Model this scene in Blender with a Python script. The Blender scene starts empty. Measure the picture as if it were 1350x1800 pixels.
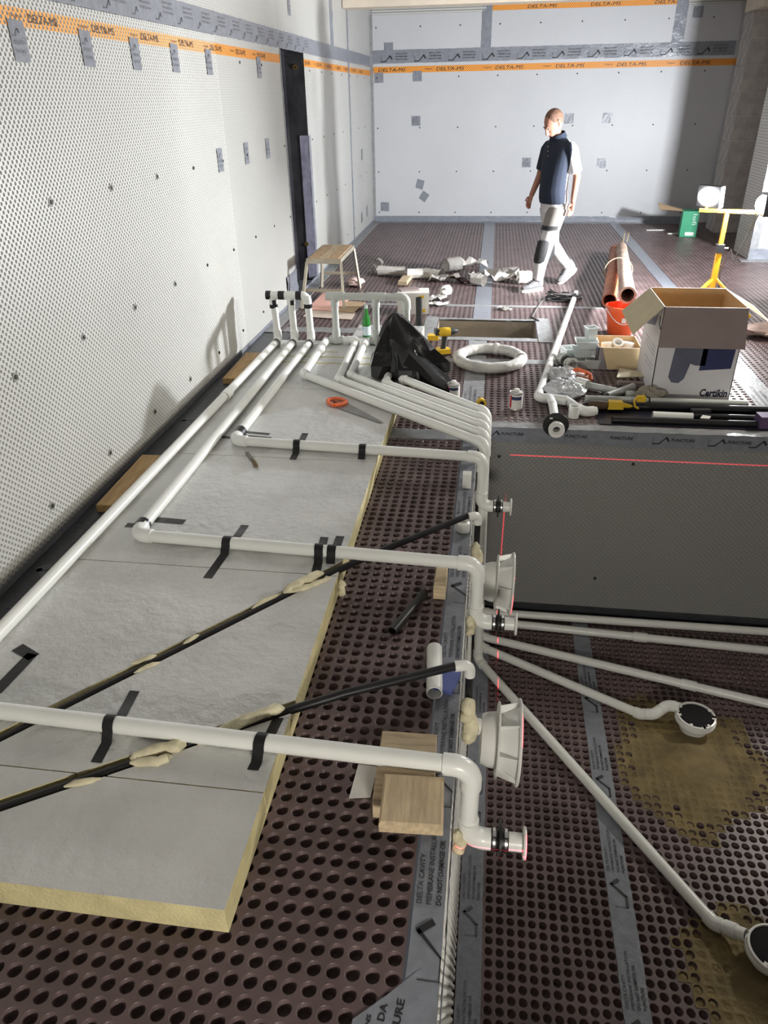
import bpy, math, random
import numpy as np
from mathutils import Vector, Matrix
random.seed(7); rng = np.random.default_rng(7)
S = bpy.context.scene; C = S.collection

# ------------------------------------------------------------------ camera
cam_d = bpy.data.cameras.new('camera'); cam = bpy.data.objects.new('camera', cam_d); C.objects.link(cam)
_r = Vector((0.99043695, 0.13692487, -0.01691802)); _u = Vector((-0.05295718, 0.49053358, 0.86981167)); _f = Vector((-0.12739771, 0.86059769, -0.49309374))
cam.matrix_world = Matrix(((_r.x, _u.x, -_f.x, 0), (_r.y, _u.y, -_f.y, 0), (_r.z, _u.z, -_f.z, 2.0), (0, 0, 0, 1)))
cam_d.sensor_fit = 'VERTICAL'; cam_d.sensor_height = 36; cam_d.lens = 1288.7 / 1800 * 36
cam_d.clip_start = 0.05; cam_d.clip_end = 100
S.camera = cam

# ------------------------------------------------------------------ world, lights, exposure
S.view_settings.view_transform = 'Standard'; S.view_settings.look = 'None'
S.view_settings.gamma = 1.0; S.view_settings.use_curve_mapping = False
S.view_settings.exposure = 0.13
W = bpy.data.worlds.new('world'); S.world = W; W.use_nodes = True
W.node_tree.nodes['Background'].inputs[0].default_value = (0.86, 0.92, 1.0, 1)
W.node_tree.nodes['Background'].inputs[1].default_value = 0.055

def area_light(name, loc, target, size, power, col, spread=180):
    d = bpy.data.lights.new(name, 'AREA'); d.shape = 'RECTANGLE'; d.size = size[0]; d.size_y = size[1]
    d.energy = power; d.color = col; d.spread = math.radians(spread)
    o = bpy.data.objects.new(name, d); C.objects.link(o); o.location = loc
    o.rotation_euler = (Vector(target) - Vector(loc)).to_track_quat('-Z', 'Y').to_euler()
    return o
# work lamps standing outside the frame: behind the column on the right, on the far side of the pool, and behind the camera
area_light('work_lamp_beyond_column', (3.9, 8.0, 1.35), (1.4, 14.2, 1.3), (.25, .2), 165, (0.93, 0.96, 1.0), 125)
area_light('work_lamp_across_pool', (4.3, 6.4, 2.3), (-1.6, 3.0, 0.4), (.5, .35), 120, (1.0, 0.955, 0.86))
area_light('work_lamp_behind_camera', (0.9, -1.7, 1.15), (-0.4, 4.2, 0.3), (.6, .4), 78, (1.0, 0.95, 0.85))
# rotary line laser standing in the pool behind the camera: throws one level line and one plumb line
ld = bpy.data.lights.new('line_laser', 'POINT'); ld.energy = 3000; ld.color = (1, 0.03, 0.06); ld.shadow_soft_size = 0.0
ld.use_nodes = True
_n = ld.node_tree; _n.nodes.clear()
_tc = _n.nodes.new('ShaderNodeTexCoord'); _sx = _n.nodes.new('ShaderNodeSeparateXYZ'); _n.links.new(_tc.outputs['Normal'], _sx.inputs[0])
def _m(op, a, b):
    m = _n.nodes.new('ShaderNodeMath'); m.operation = op
    for i, q in enumerate((a, b)):
        if q is None: continue
        if isinstance(q, (int, float)): m.inputs[i].default_value = q
        else: _n.links.new(q, m.inputs[i])
    return m.outputs[0]
LASER_W = 0.00075
_h = _m('LESS_THAN', _m('ABSOLUTE', _sx.outputs[2], None), LASER_W); _v = _m('LESS_THAN', _m('ABSOLUTE', _sx.outputs[0], None), LASER_W)
_e = _n.nodes.new('ShaderNodeEmission'); _o = _n.nodes.new('ShaderNodeOutputLight')
_n.links.new(_m('MULTIPLY', _m('MAXIMUM', _h, _v), _m('MULTIPLY', _m('GREATER_THAN', _sx.outputs[2], -.29), _m('LESS_THAN', _sx.outputs[2], .036))), _e.inputs[1]); _n.links.new(_e.outputs[0], _o.inputs[0])
laser = bpy.data.objects.new('line_laser', ld); C.objects.link(laser); laser.location = (0.243, -1.2, -0.205); laser.rotation_euler = (0, 0, 0.0092)

# ------------------------------------------------------------------ materials
MATS = {}
def mat(name, col, rough=.5, metal=0., var=.0, vscale=8., bump=0., bscale=60., spec=.5, emit=None, trans=0., stretch=None, col2=None, ior=1.45, coat=0., dist=.01, alpha=1.):
    if name in MATS: return MATS[name]
    m = bpy.data.materials.new(name); m.use_nodes = True; nt = m.node_tree; b = nt.nodes['Principled BSDF']
    b.inputs['Base Color'].default_value = (*col, 1); b.inputs['Roughness'].default_value = rough; b.inputs['Metallic'].default_value = metal
    b.inputs['Specular IOR Level'].default_value = spec; b.inputs['Transmission Weight'].default_value = trans; b.inputs['IOR'].default_value = ior
    b.inputs['Coat Weight'].default_value = coat; b.inputs['Alpha'].default_value = alpha
    tc = nt.nodes.new('ShaderNodeTexCoord'); src = tc.outputs['Object']
    if stretch:
        mp = nt.nodes.new('ShaderNodeMapping'); mp.inputs['Scale'].default_value = stretch; nt.links.new(src, mp.inputs[0]); src = mp.outputs[0]
    if var > 0 or col2:
        n = nt.nodes.new('ShaderNodeTexNoise'); n.inputs['Scale'].default_value = vscale; n.inputs['Detail'].default_value = 5; nt.links.new(src, n.inputs['Vector'])
        r = nt.nodes.new('ShaderNodeValToRGB'); nt.links.new(n.outputs['Fac'], r.inputs[0])
        c2 = col2 if col2 else tuple(max(0, c * (1 - var)) for c in col); c1 = col if col2 else tuple(min(1, c * (1 + var * .5)) for c in col)
        r.color_ramp.elements[0].position = .32; r.color_ramp.elements[1].position = .68
        r.color_ramp.elements[0].color = (*c2, 1); r.color_ramp.elements[1].color = (*c1, 1); nt.links.new(r.outputs[0], b.inputs['Base Color'])
    if bump > 0:
        n = nt.nodes.new('ShaderNodeTexNoise'); n.inputs['Scale'].default_value = bscale; n.inputs['Detail'].default_value = 4; nt.links.new(src, n.inputs['Vector'])
        bp = nt.nodes.new('ShaderNodeBump'); bp.inputs['Strength'].default_value = bump; bp.inputs['Distance'].default_value = dist
        nt.links.new(n.outputs['Fac'], bp.inputs['Height']); nt.links.new(bp.outputs[0], b.inputs['Normal'])
    if emit:
        b.inputs['Emission Color'].default_value = (*emit[0], 1); b.inputs['Emission Strength'].default_value = emit[1]
    MATS[name] = m; return m

def membrane(name, axes, col=(.58, .58, .555), dot=(.29, .29, .275), band=(), dots=True, rough=.42, pitch=.025, bumpy=.5, proud=False):
    """studded white sheet; axes = the two object axes in the wall plane; band = ((lo, hi), ...) heights of the orange print"""
    m = bpy.data.materials.new(name); m.use_nodes = True; nt = m.node_tree; b = nt.nodes['Principled BSDF']; b.inputs['Roughness'].default_value = rough
    def N(t): return nt.nodes.new(t)
    def MA(op, a, bb=None, c=None):
        k = N('ShaderNodeMath'); k.operation = op
        for i, q in enumerate((a, bb, c)):
            if q is None: continue
            if isinstance(q, (int, float)): k.inputs[i].default_value = q
            else: nt.links.new(q, k.inputs[i])
        return k.outputs[0]
    tc = N('ShaderNodeTexCoord'); sx = N('ShaderNodeSeparateXYZ'); nt.links.new(tc.outputs['Object'], sx.inputs[0])
    u, v = sx.outputs[axes[0]], sx.outputs[axes[1]]; z = sx.outputs[2]
    nz = N('ShaderNodeTexNoise'); nz.inputs['Scale'].default_value = 1.3; nz.inputs['Detail'].default_value = 6; nt.links.new(tc.outputs['Object'], nz.inputs['Vector'])
    def MIX(fac, a, bb):
        k = N('ShaderNodeMix'); k.data_type = 'RGBA'
        for i, q in ((0, fac), (6, a), (7, bb)):
            if isinstance(q, (int, float)): k.inputs[i].default_value = q
            elif isinstance(q, tuple): k.inputs[i].default_value = (*q, 1)
            else: nt.links.new(q, k.inputs[i])
        return k.outputs[2]
    cb = MIX(nz.outputs['Fac'], tuple(c * .88 for c in col), tuple(min(1, c * 1.1) for c in col))
    inb = None
    for lo, hi in band:
        q = MA('MULTIPLY', MA('GREATER_THAN', z, lo), MA('LESS_THAN', z, hi)); inb = q if inb is None else MA('MAXIMUM', inb, q)
    if inb is not None: cb = MIX(inb, cb, (.90, .36, .045))
    if dots:
        a = MA('DIVIDE', MA('ADD', u, v), pitch * 1.41421); c = MA('DIVIDE', MA('SUBTRACT', u, v), pitch * 1.41421)
        fa = MA('SUBTRACT', MA('FRACT', MA('ADD', a, 50.)), .5); fc = MA('SUBTRACT', MA('FRACT', MA('ADD', c, 50.)), .5)
        d = MA('SQRT', MA('ADD', MA('MULTIPLY', fa, fa), MA('MULTIPLY', fc, fc)))
        k = N('ShaderNodeMapRange'); k.interpolation_type = 'SMOOTHSTEP'; nt.links.new(d, k.inputs[0]); k.inputs[1].default_value = .32; k.inputs[2].default_value = .40; k.inputs[3].default_value = 1; k.inputs[4].default_value = 0
        cb = MIX(k.outputs[0], cb, MIX(inb, dot, (.42, .15, .02)) if inb is not None else dot)
        bp = N('ShaderNodeBump'); bp.inputs['Strength'].default_value = bumpy; bp.inputs['Distance'].default_value = .006; bp.invert = not proud
        nt.links.new(k.outputs[0], bp.inputs['Height']); nt.links.new(bp.outputs[0], b.inputs['Normal'])
    nt.links.new(cb, b.inputs['Base Color']); return m

PVC = mat('white_pvc', (.84, .85, .815), .3, var=.04, vscale=6); PVCG = mat('pale_grey_pvc', (.56, .585, .55), .34, var=.08, vscale=6)
ABS = mat('white_abs', (.80, .80, .77), .28, var=.04); RUB = mat('black_rubber', (.012, .012, .013), .45, bump=.2); STEEL = mat('stainless_steel', (.62, .62, .62), .25, metal=1)
BLK = mat('black_conduit', (.018, .018, .02), .33, var=.3, vscale=14); BTAPE = mat('black_tape', (.012, .012, .013), .33, bump=.35, bscale=45, dist=.004)
TAPE = mat('grey_sealing_tape', (.22, .235, .27), .30, var=.14, vscale=20, bump=.55, bscale=32, dist=.006, spec=.6)
TAPEL = mat('pale_grey_sealing_tape', (.27, .275, .28), .42, var=.18, vscale=18, bump=.5, bscale=40, dist=.006)
INK = mat('black_print', (.02, .02, .022), .5, var=.1); INKG = mat('faded_grey_print', (.10, .105, .12), .5, var=.2, vscale=30)
BROWN = mat('brown_studded_sheet', (.138, .097, .096), .33, var=.3, vscale=5, bump=.12, bscale=150, spec=.5)
FOIL = mat('silver_foil_facing', (.66, .66, .645), .32, metal=.32, var=.12, vscale=3.2, bump=1.0, bscale=15, dist=.012)
_nt = FOIL.node_tree; _bs = _nt.nodes['Principled BSDF']; _old = _bs.inputs['Normal'].links[0].from_socket; _tc2 = _nt.nodes.new('ShaderNodeTexCoord')
for _sc, _ds, _st, _dd in ((26., 2.2, .55, .006), (70., 1.0, .35, .003)):                     # crinkles pressed into the foil
    _q = _nt.nodes.new('ShaderNodeTexNoise'); _q.inputs['Scale'].default_value = _sc; _q.inputs['Detail'].default_value = 3; _q.inputs['Distortion'].default_value = _ds; _nt.links.new(_tc2.outputs['Object'], _q.inputs['Vector'])
    _w = _nt.nodes.new('ShaderNodeMath'); _w.operation = 'PINGPONG'; _w.inputs[1].default_value = .5; _nt.links.new(_q.outputs['Fac'], _w.inputs[0]); _bp = _nt.nodes.new('ShaderNodeBump'); _bp.inputs['Strength'].default_value = _st; _bp.inputs['Distance'].default_value = _dd
    _nt.links.new(_w.outputs[0], _bp.inputs['Height']); _nt.links.new(_old, _bp.inputs['Normal']); _old = _bp.outputs[0]
_nt.links.new(_old, _bs.inputs['Normal'])
FOAM = mat('yellow_foam_core', (.68, .60, .33), .8, var=.16, vscale=12, bump=.5, bscale=90); GUN = mat('cream_expanding_foam', (.72, .66, .46), .6, var=.22, vscale=22, bump=.6, bscale=34)
WOOD = mat('sawn_softwood', (.62, .49, .32), .7, var=.28, vscale=7, bump=.3, bscale=50, stretch=(1, 9, 9)); WOODX = mat('sawn_softwood_lengthwise', (.60, .47, .30), .7, var=.25, vscale=7, bump=.3, bscale=50, stretch=(9, 1, 9))
PINE = mat('orange_pine_plank', (.56, .36, .16), .65, var=.25, vscale=6, bump=.25, bscale=45, stretch=(9, 1, 9))
CARD = mat('brown_cardboard', (.50, .36, .22), .8, var=.10, vscale=9); CARDIN = mat('tan_cardboard_inside', (.62, .42, .22), .8, var=.08, vscale=9); CARDW = mat('white_carton_board', (.76, .75, .77), .55, var=.06, vscale=4)
CARDD = mat('dull_brown_cardboard', (.30, .24, .23), .8, var=.06); NAVY = mat('navy_print', (.035, .045, .13), .5, var=.15); SLATE = mat('slate_print', (.13, .14, .20), .5, var=.15)
MORTAR = mat('wet_sand_mortar', (.24, .18, .075), .75, col2=(.13, .095, .04), vscale=7, bump=.7, bscale=28, dist=.012)
TERRA = mat('terracotta_pipe', (.40, .135, .065), .55, var=.25, vscale=9); TERRAD = mat('dusty_terracotta', (.50, .40, .33), .7, col2=(.33, .2, .15), vscale=10)
BUCK = mat('orange_bucket_plastic', (.85, .13, .04), .35, var=.08); ORG = mat('orange_plastic', (.80, .17, .06), .4, var=.1)
YEL = mat('yellow_enamel', (.85, .48, .03), .35, var=.08); YELT = mat('yellow_tool_plastic', (.78, .50, .03), .4, var=.08); DKG = mat('dark_grey_plastic', (.03, .03, .032), .45, var=.2)
GLASSG = mat('green_glass', (.05, .36, .06), .08, spec=.6, trans=.55, var=.05); PAPER = mat('white_paper', (.78, .76, .72), .6, var=.07, vscale=12); CLEAR = mat('frosted_clear_plastic', (.78, .83, .82), .25, trans=.35, var=.06, spec=.6)
FILM = mat('clear_plastic_film', (.88, .89, .90), .10, trans=.45, var=.12, vscale=30, bump=.5, bscale=60, dist=.01, spec=.9)
BAG = mat('black_bin_bag', (.008, .008, .009), .24, bump=.5, bscale=14, dist=.012, spec=.6, var=.2); CONC = mat('grey_concrete', (.28, .27, .255), .85, var=.2, vscale=3, bump=.4, bscale=40)
DUST = mat('brown_render', (.29, .25, .20), .9, var=.15, vscale=5, bump=.3); BLOCK = mat('grey_concrete_block', (.40, .38, .36), .9, var=.22, vscale=7, bump=.6, bscale=70)
TANK = mat('black_tanking_sheet', (.012, .012, .016), .38, col2=(.05, .05, .058), vscale=2.6, bump=.5, bscale=7, dist=.02); SCREW = mat('dark_fixing', (.03, .027, .02), .6, var=.3)
BRASS = mat('brass', (.6, .42, .14), .35, metal=1); ROPE = mat('white_membrane_edge', (.70, .70, .67), .5, var=.1)
CLOTH = mat('beige_rag', (.36, .33, .27), .9, var=.2, vscale=20, bump=.5); GRN = mat('green_carton', (.03, .30, .15), .5, var=.1); PINK = mat('pink_sheet', (.86, .50, .42), .7, var=.1); PURP = mat('purple_pack', (.12, .07, .16), .5, var=.2)
BLUEP = mat('blue_pack', (.10, .13, .36), .45, var=.15); GREY = mat('mid_grey_plastic', (.34, .35, .35), .5, var=.12); CAST = mat('cast_concrete_beam', (.62, .54, .44), .8, var=.12, vscale=4)

# ------------------------------------------------------------------ mesh helpers
def setp(o, label=None, cat=None, group=None, kind=None):
    if label: o['label'] = label
    if cat: o['category'] = cat
    if group: o['group'] = group
    if kind: o['kind'] = kind
    return o
def thing(name, label, cat, loc=(0, 0, 0), rotz=0., group=None):
    o = bpy.data.objects.new(name, None); C.objects.link(o); o.empty_display_size = .05
    o.location = loc; o.rotation_euler = (0, 0, rotz); return setp(o, label, cat, group)
def obj(name, me, parent=None, loc=None, rot=None):
    o = bpy.data.objects.new(name, me); C.objects.link(o)
    if parent is not None: o.parent = parent
    if loc is not None: o.location = loc
    if rot is not None: o.rotation_euler = rot
    return o
def frame(d):
    d = Vector(d).normalized(); a = Vector((0, 0, 1)) if abs(d.z) < .9 else Vector((1, 0, 0)); x = d.cross(a).normalized(); return x, d.cross(x).normalized(), d
class MB:
    def __init__(s): s.v = []; s.f = []; s.m = []; s.mi = 0
    def mat(s, i): s.mi = i; return s
    def add(s, vs, fs):
        o = len(s.v); s.v += [tuple(p) for p in vs]; s.f += [tuple(i + o for i in f) for f in fs]; s.m += [s.mi] * len(fs); return s
    def box(s, c, d, rz=0., M=None, taper=1.):
        x, y, z = d[0] / 2, d[1] / 2, d[2] / 2; vs = [Vector((sx * x * (taper if sz > 0 else 1), sy * y * (taper if sz > 0 else 1), sz * z)) for sz in (-1, 1) for sx, sy in ((-1, -1), (1, -1), (1, 1), (-1, 1))]
        R = Matrix.Rotation(rz, 3, 'Z') if M is None else M
        return s.add([R @ p + Vector(c) for p in vs], [(3, 2, 1, 0), (4, 5, 6, 7), (0, 1, 5, 4), (1, 2, 6, 5), (2, 3, 7, 6), (3, 0, 4, 7)])
    def bar(s, p0, p1, w, h, up=(0, 0, 1)):
        p0 = Vector(p0); p1 = Vector(p1); d = (p1 - p0).normalized(); x = d.cross(Vector(up)).normalized(); z = x.cross(d)
        return s.add([p + x * a * w / 2 + z * b * h / 2 for p in (p0, p1) for a, b in ((-1, -1), (1, -1), (1, 1), (-1, 1))], [(0, 1, 2, 3), (7, 6, 5, 4), (0, 4, 5, 1), (1, 5, 6, 2), (2, 6, 7, 3), (3, 7, 4, 0)])
    def prism(s, poly, z0, z1):
        n = len(poly); a = sum(poly[i][0] * poly[(i + 1) % n][1] - poly[(i + 1) % n][0] * poly[i][1] for i in range(n))
        if a < 0: poly = poly[::-1]
        return s.add([(x, y, z0) for x, y in poly] + [(x, y, z1) for x, y in poly], [tuple(range(n))[::-1], tuple(range(n, 2 * n))] + [(i, (i + 1) % n, n + (i + 1) % n, n + i) for i in range(n)])
    def loft(s, secs, caps=True):
        """secs: lists of points, all the same length"""
        n = len(secs[0]); vs = [p for q in secs for p in q]; fs = []
        for k in range(len(secs) - 1):
            fs += [(k * n + i, k * n + (i + 1) % n, (k + 1) * n + (i + 1) % n, (k + 1) * n + i) for i in range(n)]
        if caps: fs += [tuple(range(n))[::-1], tuple(range((len(secs) - 1) * n, len(secs) * n))]
        return s.add(vs, fs)
    def tube(s, pts, r, n=12, caps=True, sq=1.):
        pts = [Vector(p) for p in pts]; k = len(pts); rs = r if isinstance(r, (list, tuple)) else [r] * k
        T = [(pts[min(i + 1, k - 1)] - pts[max(i - 1, 0)]).normalized() for i in range(k)]; x, y, _ = frame(T[0]); secs = []
        for i in range(k):
            x = (x - T[i] * x.dot(T[i])).normalized(); y = T[i].cross(x)
            secs.append([pts[i] + x * rs[i] * math.cos(2 * math.pi * j / n) + y * rs[i] * sq * math.sin(2 * math.pi * j / n) for j in range(n)])
        return s.loft(secs, caps)
    def lathe(s, prof, o=(0, 0, 0), ax=(0, 0, 1), n=24, caps=True):
        x, y, d = frame(ax); o = Vector(o)
        return s.loft([[o + d * h + (x * math.cos(2 * math.pi * j / n) + y * math.sin(2 * math.pi * j / n)) * max(r, 1e-4) for j in range(n)] for r, h in prof], caps)
    def ring(s, ro, ri, h, o=(0, 0, 0), ax=(0, 0, 1), n=24):
        x, y, d = frame(ax); o = Vector(o); pr = [(ro, 0), (ro, h), (ri, h), (ri, 0), (ro, 0)]
        return s.loft([[o + d * hh + (x * math.cos(2 * math.pi * j / n) + y * math.sin(2 * math.pi * j / n)) * r for j in range(n)] for r, hh in pr], False)
    def pipe(s, p0, p1, r, th=.004, n=18):
        p0 = Vector(p0); p1 = Vector(p1); return s.ring(r, r - th, (p1 - p0).length, p0, p1 - p0, n)
    def blob(s, c, r, nu=14, nv=9, noise=0., seed=0, R=None):
        q = random.Random(seed); ph = [q.uniform(0, 6.28) for _ in range(6)]; secs = []
        for j in range(nv + 1):
            t = math.pi * j / nv; row = []
            for i in range(nu):
                p = 2 * math.pi * i / nu; k = 1 + noise * (math.sin(3 * p + ph[0]) * math.sin(2 * t + ph[1]) + .6 * math.sin(5 * p + ph[2] + 3 * t) + .4 * math.sin(7 * t + ph[3] + 2 * p))
                v = Vector((r[0] * k * max(math.sin(t), .02) * math.cos(p), r[1] * k * max(math.sin(t), .02) * math.sin(p), -r[2] * k * math.cos(t)))
                row.append((R @ v if R else v) + Vector(c))
            secs.append(row)
        return s.loft(secs)
    def grid(s, nu, nv, fn):
        return s.add([fn(i / nu, j / nv) for j in range(nv + 1) for i in range(nu + 1)], [(j * (nu + 1) + i, j * (nu + 1) + i + 1, (j + 1) * (nu + 1) + i + 1, (j + 1) * (nu + 1) + i) for j in range(nv) for i in range(nu)])
    def mesh(s, name, mats, smooth=True, ang=38, off=None):
        me = bpy.data.meshes.new(name); v = s.v if off is None else [(p[0] - off[0], p[1] - off[1], p[2] - off[2]) for p in s.v]
        me.from_pydata(v, [], s.f); mats = mats if isinstance(mats, (list, tuple)) else [mats]
        for m in mats: me.materials.append(m)
        if len(mats) > 1: me.polygons.foreach_set('material_index', s.m)
        if smooth:
            me.polygons.foreach_set('use_smooth', [True] * len(s.f)); me.set_sharp_from_angle(angle=math.radians(ang))
        me.update(); return me
    def build(s, name, mats, parent=None, smooth=True, ang=38, world=True):
        off = parent.location if (parent is not None and world) else None
        if off is not None and parent.parent is not None: off = off + parent.parent.location
        return obj(name, s.mesh(name, mats, smooth, ang, off), parent)
def np_mesh(name, V, F, mats, MI=None, smooth=None):
    """V (n,3); F list of equal-size face index arrays"""
    me = bpy.data.meshes.new(name); me.vertices.add(len(V)); me.vertices.foreach_set('co', np.asarray(V, np.float32).ravel())
    nl = sum(f.size for f in F); nf = sum(len(f) for f in F); me.loops.add(nl); me.polygons.add(nf)
    me.loops.foreach_set('vertex_index', np.concatenate([f.ravel() for f in F]).astype(np.int32))
    tot = np.concatenate([np.full(len(f), f.shape[1]) for f in F]); st = np.concatenate([[0], np.cumsum(tot)[:-1]])
    me.polygons.foreach_set('loop_start', st.astype(np.int32)); me.polygons.foreach_set('loop_total', tot.astype(np.int32))
    for m in (mats if isinstance(mats, (list, tuple)) else [mats]): me.materials.append(m)
    if MI is not None: me.polygons.foreach_set('material_index', np.concatenate(MI).astype(np.int32))
    if smooth is not None: me.polygons.foreach_set('use_smooth', np.concatenate(smooth).astype(bool))
    me.update(calc_edges=True); me.validate(); return me
def dimples(name, cells, a, b, nrm, r, depth, n, mats, o=(0, 0, 0), tip=.74, rim=0., two=False):
    """studded sheet: one square cell with a round cup for each (i, j) centre; a, b = cell edge vectors, cups go along -nrm"""
    a, b, nrm, o = (np.array(q, float) for q in (a, b, nrm, o)); ctr = o + np.outer(cells[:, 0], a) + np.outer(cells[:, 1], b)
    la, lb = np.linalg.norm(a), np.linalg.norm(b); ua, ub = a / la, b / lb; th = 2 * np.pi * np.arange(n) / n; c, s = np.cos(th), np.sin(th); q = np.maximum(abs(c), abs(s))
    rings = [np.outer(c / q / 2, a) + np.outer(s / q / 2, b)]
    def rg(rad, h): return np.outer(c * rad, ua) + np.outer(s * rad, ub) + nrm * h
    if rim > 0: rings += [rg(r + rim, 0.), rg(r + rim * .3, -rim * .3), rg(r, -rim)]
    else: rings += [rg(r, 0.)]
    rings += [rg(r * tip, -depth)]; k = len(rings); L = np.concatenate(rings); N = len(ctr); m = len(L)
    V = (ctr[:, None, :] + L[None]).reshape(-1, 3); j = np.arange(n); quads = np.concatenate([np.stack([t * n + j, t * n + (j + 1) % n, (t + 1) * n + (j + 1) % n, (t + 1) * n + j], 1) for t in range(k - 1)]); bot = ((k - 1) * n + j)[None]
    base = (np.arange(N) * m)[:, None, None]; Q = (quads[None] + base).reshape(-1, 4); Bt = (bot[None] + base).reshape(-1, n)
    mi = [np.tile((np.arange(len(quads)) >= n * (k - 2 if rim == 0 else 3)).astype(int), N), np.ones(N, int)] if two else None
    sm = [np.tile(np.arange(len(quads)) >= n, N), np.zeros(N, bool)]
    return np_mesh(name, V, [Q, Bt], mats, mi, sm)

# ------------------------------------------------------------------ lettering (made first, while the scene is small)
_TX = {}
def text_geo(s, shear=0., bold=0.):
    k = (s, shear, bold)
    if k in _TX: return _TX[k]
    cu = bpy.data.curves.new('lettering', 'FONT'); cu.body = s; cu.size = 1.0; cu.resolution_u = 2; cu.shear = shear; cu.offset = bold
    o = bpy.data.objects.new('lettering', cu); C.objects.link(o); bpy.context.view_layer.update()
    me = bpy.data.meshes.new_from_object(o.evaluated_get(bpy.context.evaluated_depsgraph_get()))
    V = np.array([v.co[:2] for v in me.vertices]); F = [tuple(p.vertices) for p in me.polygons]
    bpy.data.objects.remove(o); bpy.data.curves.remove(cu); bpy.data.meshes.remove(me)
    V[:, 0] -= V[:, 0].min(); V[:, 1] -= V[:, 1].min(); V /= max(1e-6, V[:, 1].max()); _TX[k] = (V, F); return _TX[k]
def text_into(mb, s, o, u, v, h, w=None, shear=0., bold=0.):
    V, F = text_geo(s, shear, bold); o, u, v = Vector(o), Vector(u), Vector(v); kx = h if w is None else w / V[:, 0].max()
    mb.add([o + u * (p[0] * kx) + v * (p[1] * h) for p in V], F); return mb

# ================================================================== THE PLACE
XL, YB, ZC, ZP, XP, YP, XPR = -2.19, 14.2, 3.45, -1.552, -0.035, 4.75, 4.2   # left wall, back wall, ceiling, pool floor, pool left / far / right wall
PITCH = .0525
def st(name, mb, mats, parent=None, smooth=False):
    o = mb.build(name, mats, parent, smooth, world=False)
    if parent is None: o['kind'] = 'structure'
    return o
def logo(mb, o, u, v, k):
    """bent-arrow mark of the sealing tape: flat foot, rising stroke, peak"""
    o, u, v = Vector(o), Vector(u), Vector(v)
    def rib(pts, w):
        for p, q in zip(pts[:-1], pts[1:]):
            p = Vector(p); q = Vector(q); d = (q - p).normalized(); nn = Vector((-d.y, d.x)) * w / 2; p = p - d * w * .3; q = q + d * w * .3
            mb.add([o + u * (t.x * k) + v * (t.y * k) for t in (p + nn, p - nn, q - nn, q + nn)], [(0, 1, 2, 3)])
    rib([(0, 0), (.55, 0), (1.15, .62)], .10); rib([(1.15, .62), (1.38, .30)], .17); rib([(0, 0), (0, .55)], .025)
def tape_unit(mb, o, u, v, w, lines=4, faint=False):
    """one repeat of the warning print, w = tape width, lines run along u, first line at the +v side"""
    o, u, v = Vector(o), Vector(u), Vector(v); L = ('DELTA CAVITY', 'MEMBRANE INSTALLATION', 'DO NOT DAMAGE OR', 'PUNCTURE'); h = w * .135
    for i, t in enumerate(L[:lines]): text_into(mb, t, o + v * (w * (.80 - .235 * i)) + u * .0, u, v, h, min(len(t) * h * .82, w * 4), .0, .0 if i < 2 else .02)
    logo(mb, o - u * (w * 1.75) + v * (w * .22), u, v, w * .95)
def strip(name, parent, o, u, v, L, w, mat_=TAPE, wr=.002, nu=None, th=.0015, seed=0, n=None, sides=True):
    """wrinkled tape strip: origin corner o, along u (length L), across v (width w), raised along n"""
    o, u, v = Vector(o), Vector(u).normalized(), Vector(v).normalized(); n = Vector(n) if n else u.cross(v); q = random.Random(seed); nu = nu or max(4, int(L / .05)); nv = 5
    R = [[q.uniform(0, 1) for _ in range(nv + 1)] for _ in range(nu + 1)]; E0 = [q.uniform(-1, 1) for _ in range(nu + 1)]
    def fn(a, b):
        i, j = round(a * nu), round(b * nv); e = (E0[i] * w * .015) if j in (0, nv) else 0
        return o + u * (a * L) + v * (b * w + e) + n * (th + wr * R[i][j])
    m = MB().grid(nu, nv, fn)
    if sides:
        k = nv + 1
        ed = [fn(i / nu, 0) for i in range(nu + 1)]; m.add([p for p in ed] + [p - n * (th + wr + .002) for p in ed], [(i, i + nu + 1, i + nu + 2, i + 1) for i in range(nu)])
        ed = [fn(i / nu, 1) for i in range(nu + 1)]; m.add([p for p in ed] + [p - n * (th + wr + .002) for p in ed], [(i, i + 1, i + nu + 2, i + nu + 1) for i in range(nu)])
    return m.build(name, mat_, parent, True, 50, world=False)

# ---- deck floor
def cells(x0, x1, y0, y1, excl=()):
    i = np.arange(math.ceil(x0 / PITCH), math.floor(x1 / PITCH) + 1); j = np.arange(math.ceil(y0 / PITCH), math.floor(y1 / PITCH) + 1)
    g = np.stack(np.meshgrid(i, j, indexing='ij'), -1).reshape(-1, 2); x, y = g[:, 0] * PITCH, g[:, 1] * PITCH; k = np.ones(len(g), bool)
    for a, b, c, d in excl: k &= ~((x > a) & (x < b) & (y > c) & (y < d))
    return g[k]
HA = (-.50, .46, 6.90, 7.52)                                       # sump opening in the deck
UNDER = (-1.83 + .06, -.62 - .06, 1.11 + .06, 6.33 - .06)
fl = MB()                                                            # plain sheet where nothing can be seen: under the boards, right of the pool, in front
for a, b, c, d in ((UNDER[0] - .06, UNDER[1] + .06, UNDER[2] - .06, UNDER[3] + .06), (4.6, 6.2, YP, YB), (XPR, 6.2, -2.0, YP), (XL, XPR, -2.0, .30)):
    fl.add([(a, c, -.0345), (b, c, -.0345), (b, d, -.0345), (a, d, -.0345)], [(0, 1, 2, 3)])
floor = st('floor', fl, BROWN)
PX = np.array([PITCH, 0, 0]); PY = np.array([0, PITCH, 0])
near = cells(XL + .02, XP - .085, .30, YP - .02, (UNDER,)); midc = cells(XL + .02, 4.6, YP + .01, 8.2, (UNDER, (HA[0] - .03, HA[1] + .03, HA[2] - .03, HA[3] + .03))); far = cells(XL + .02, 4.6, 8.2, YB - .02)
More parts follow.
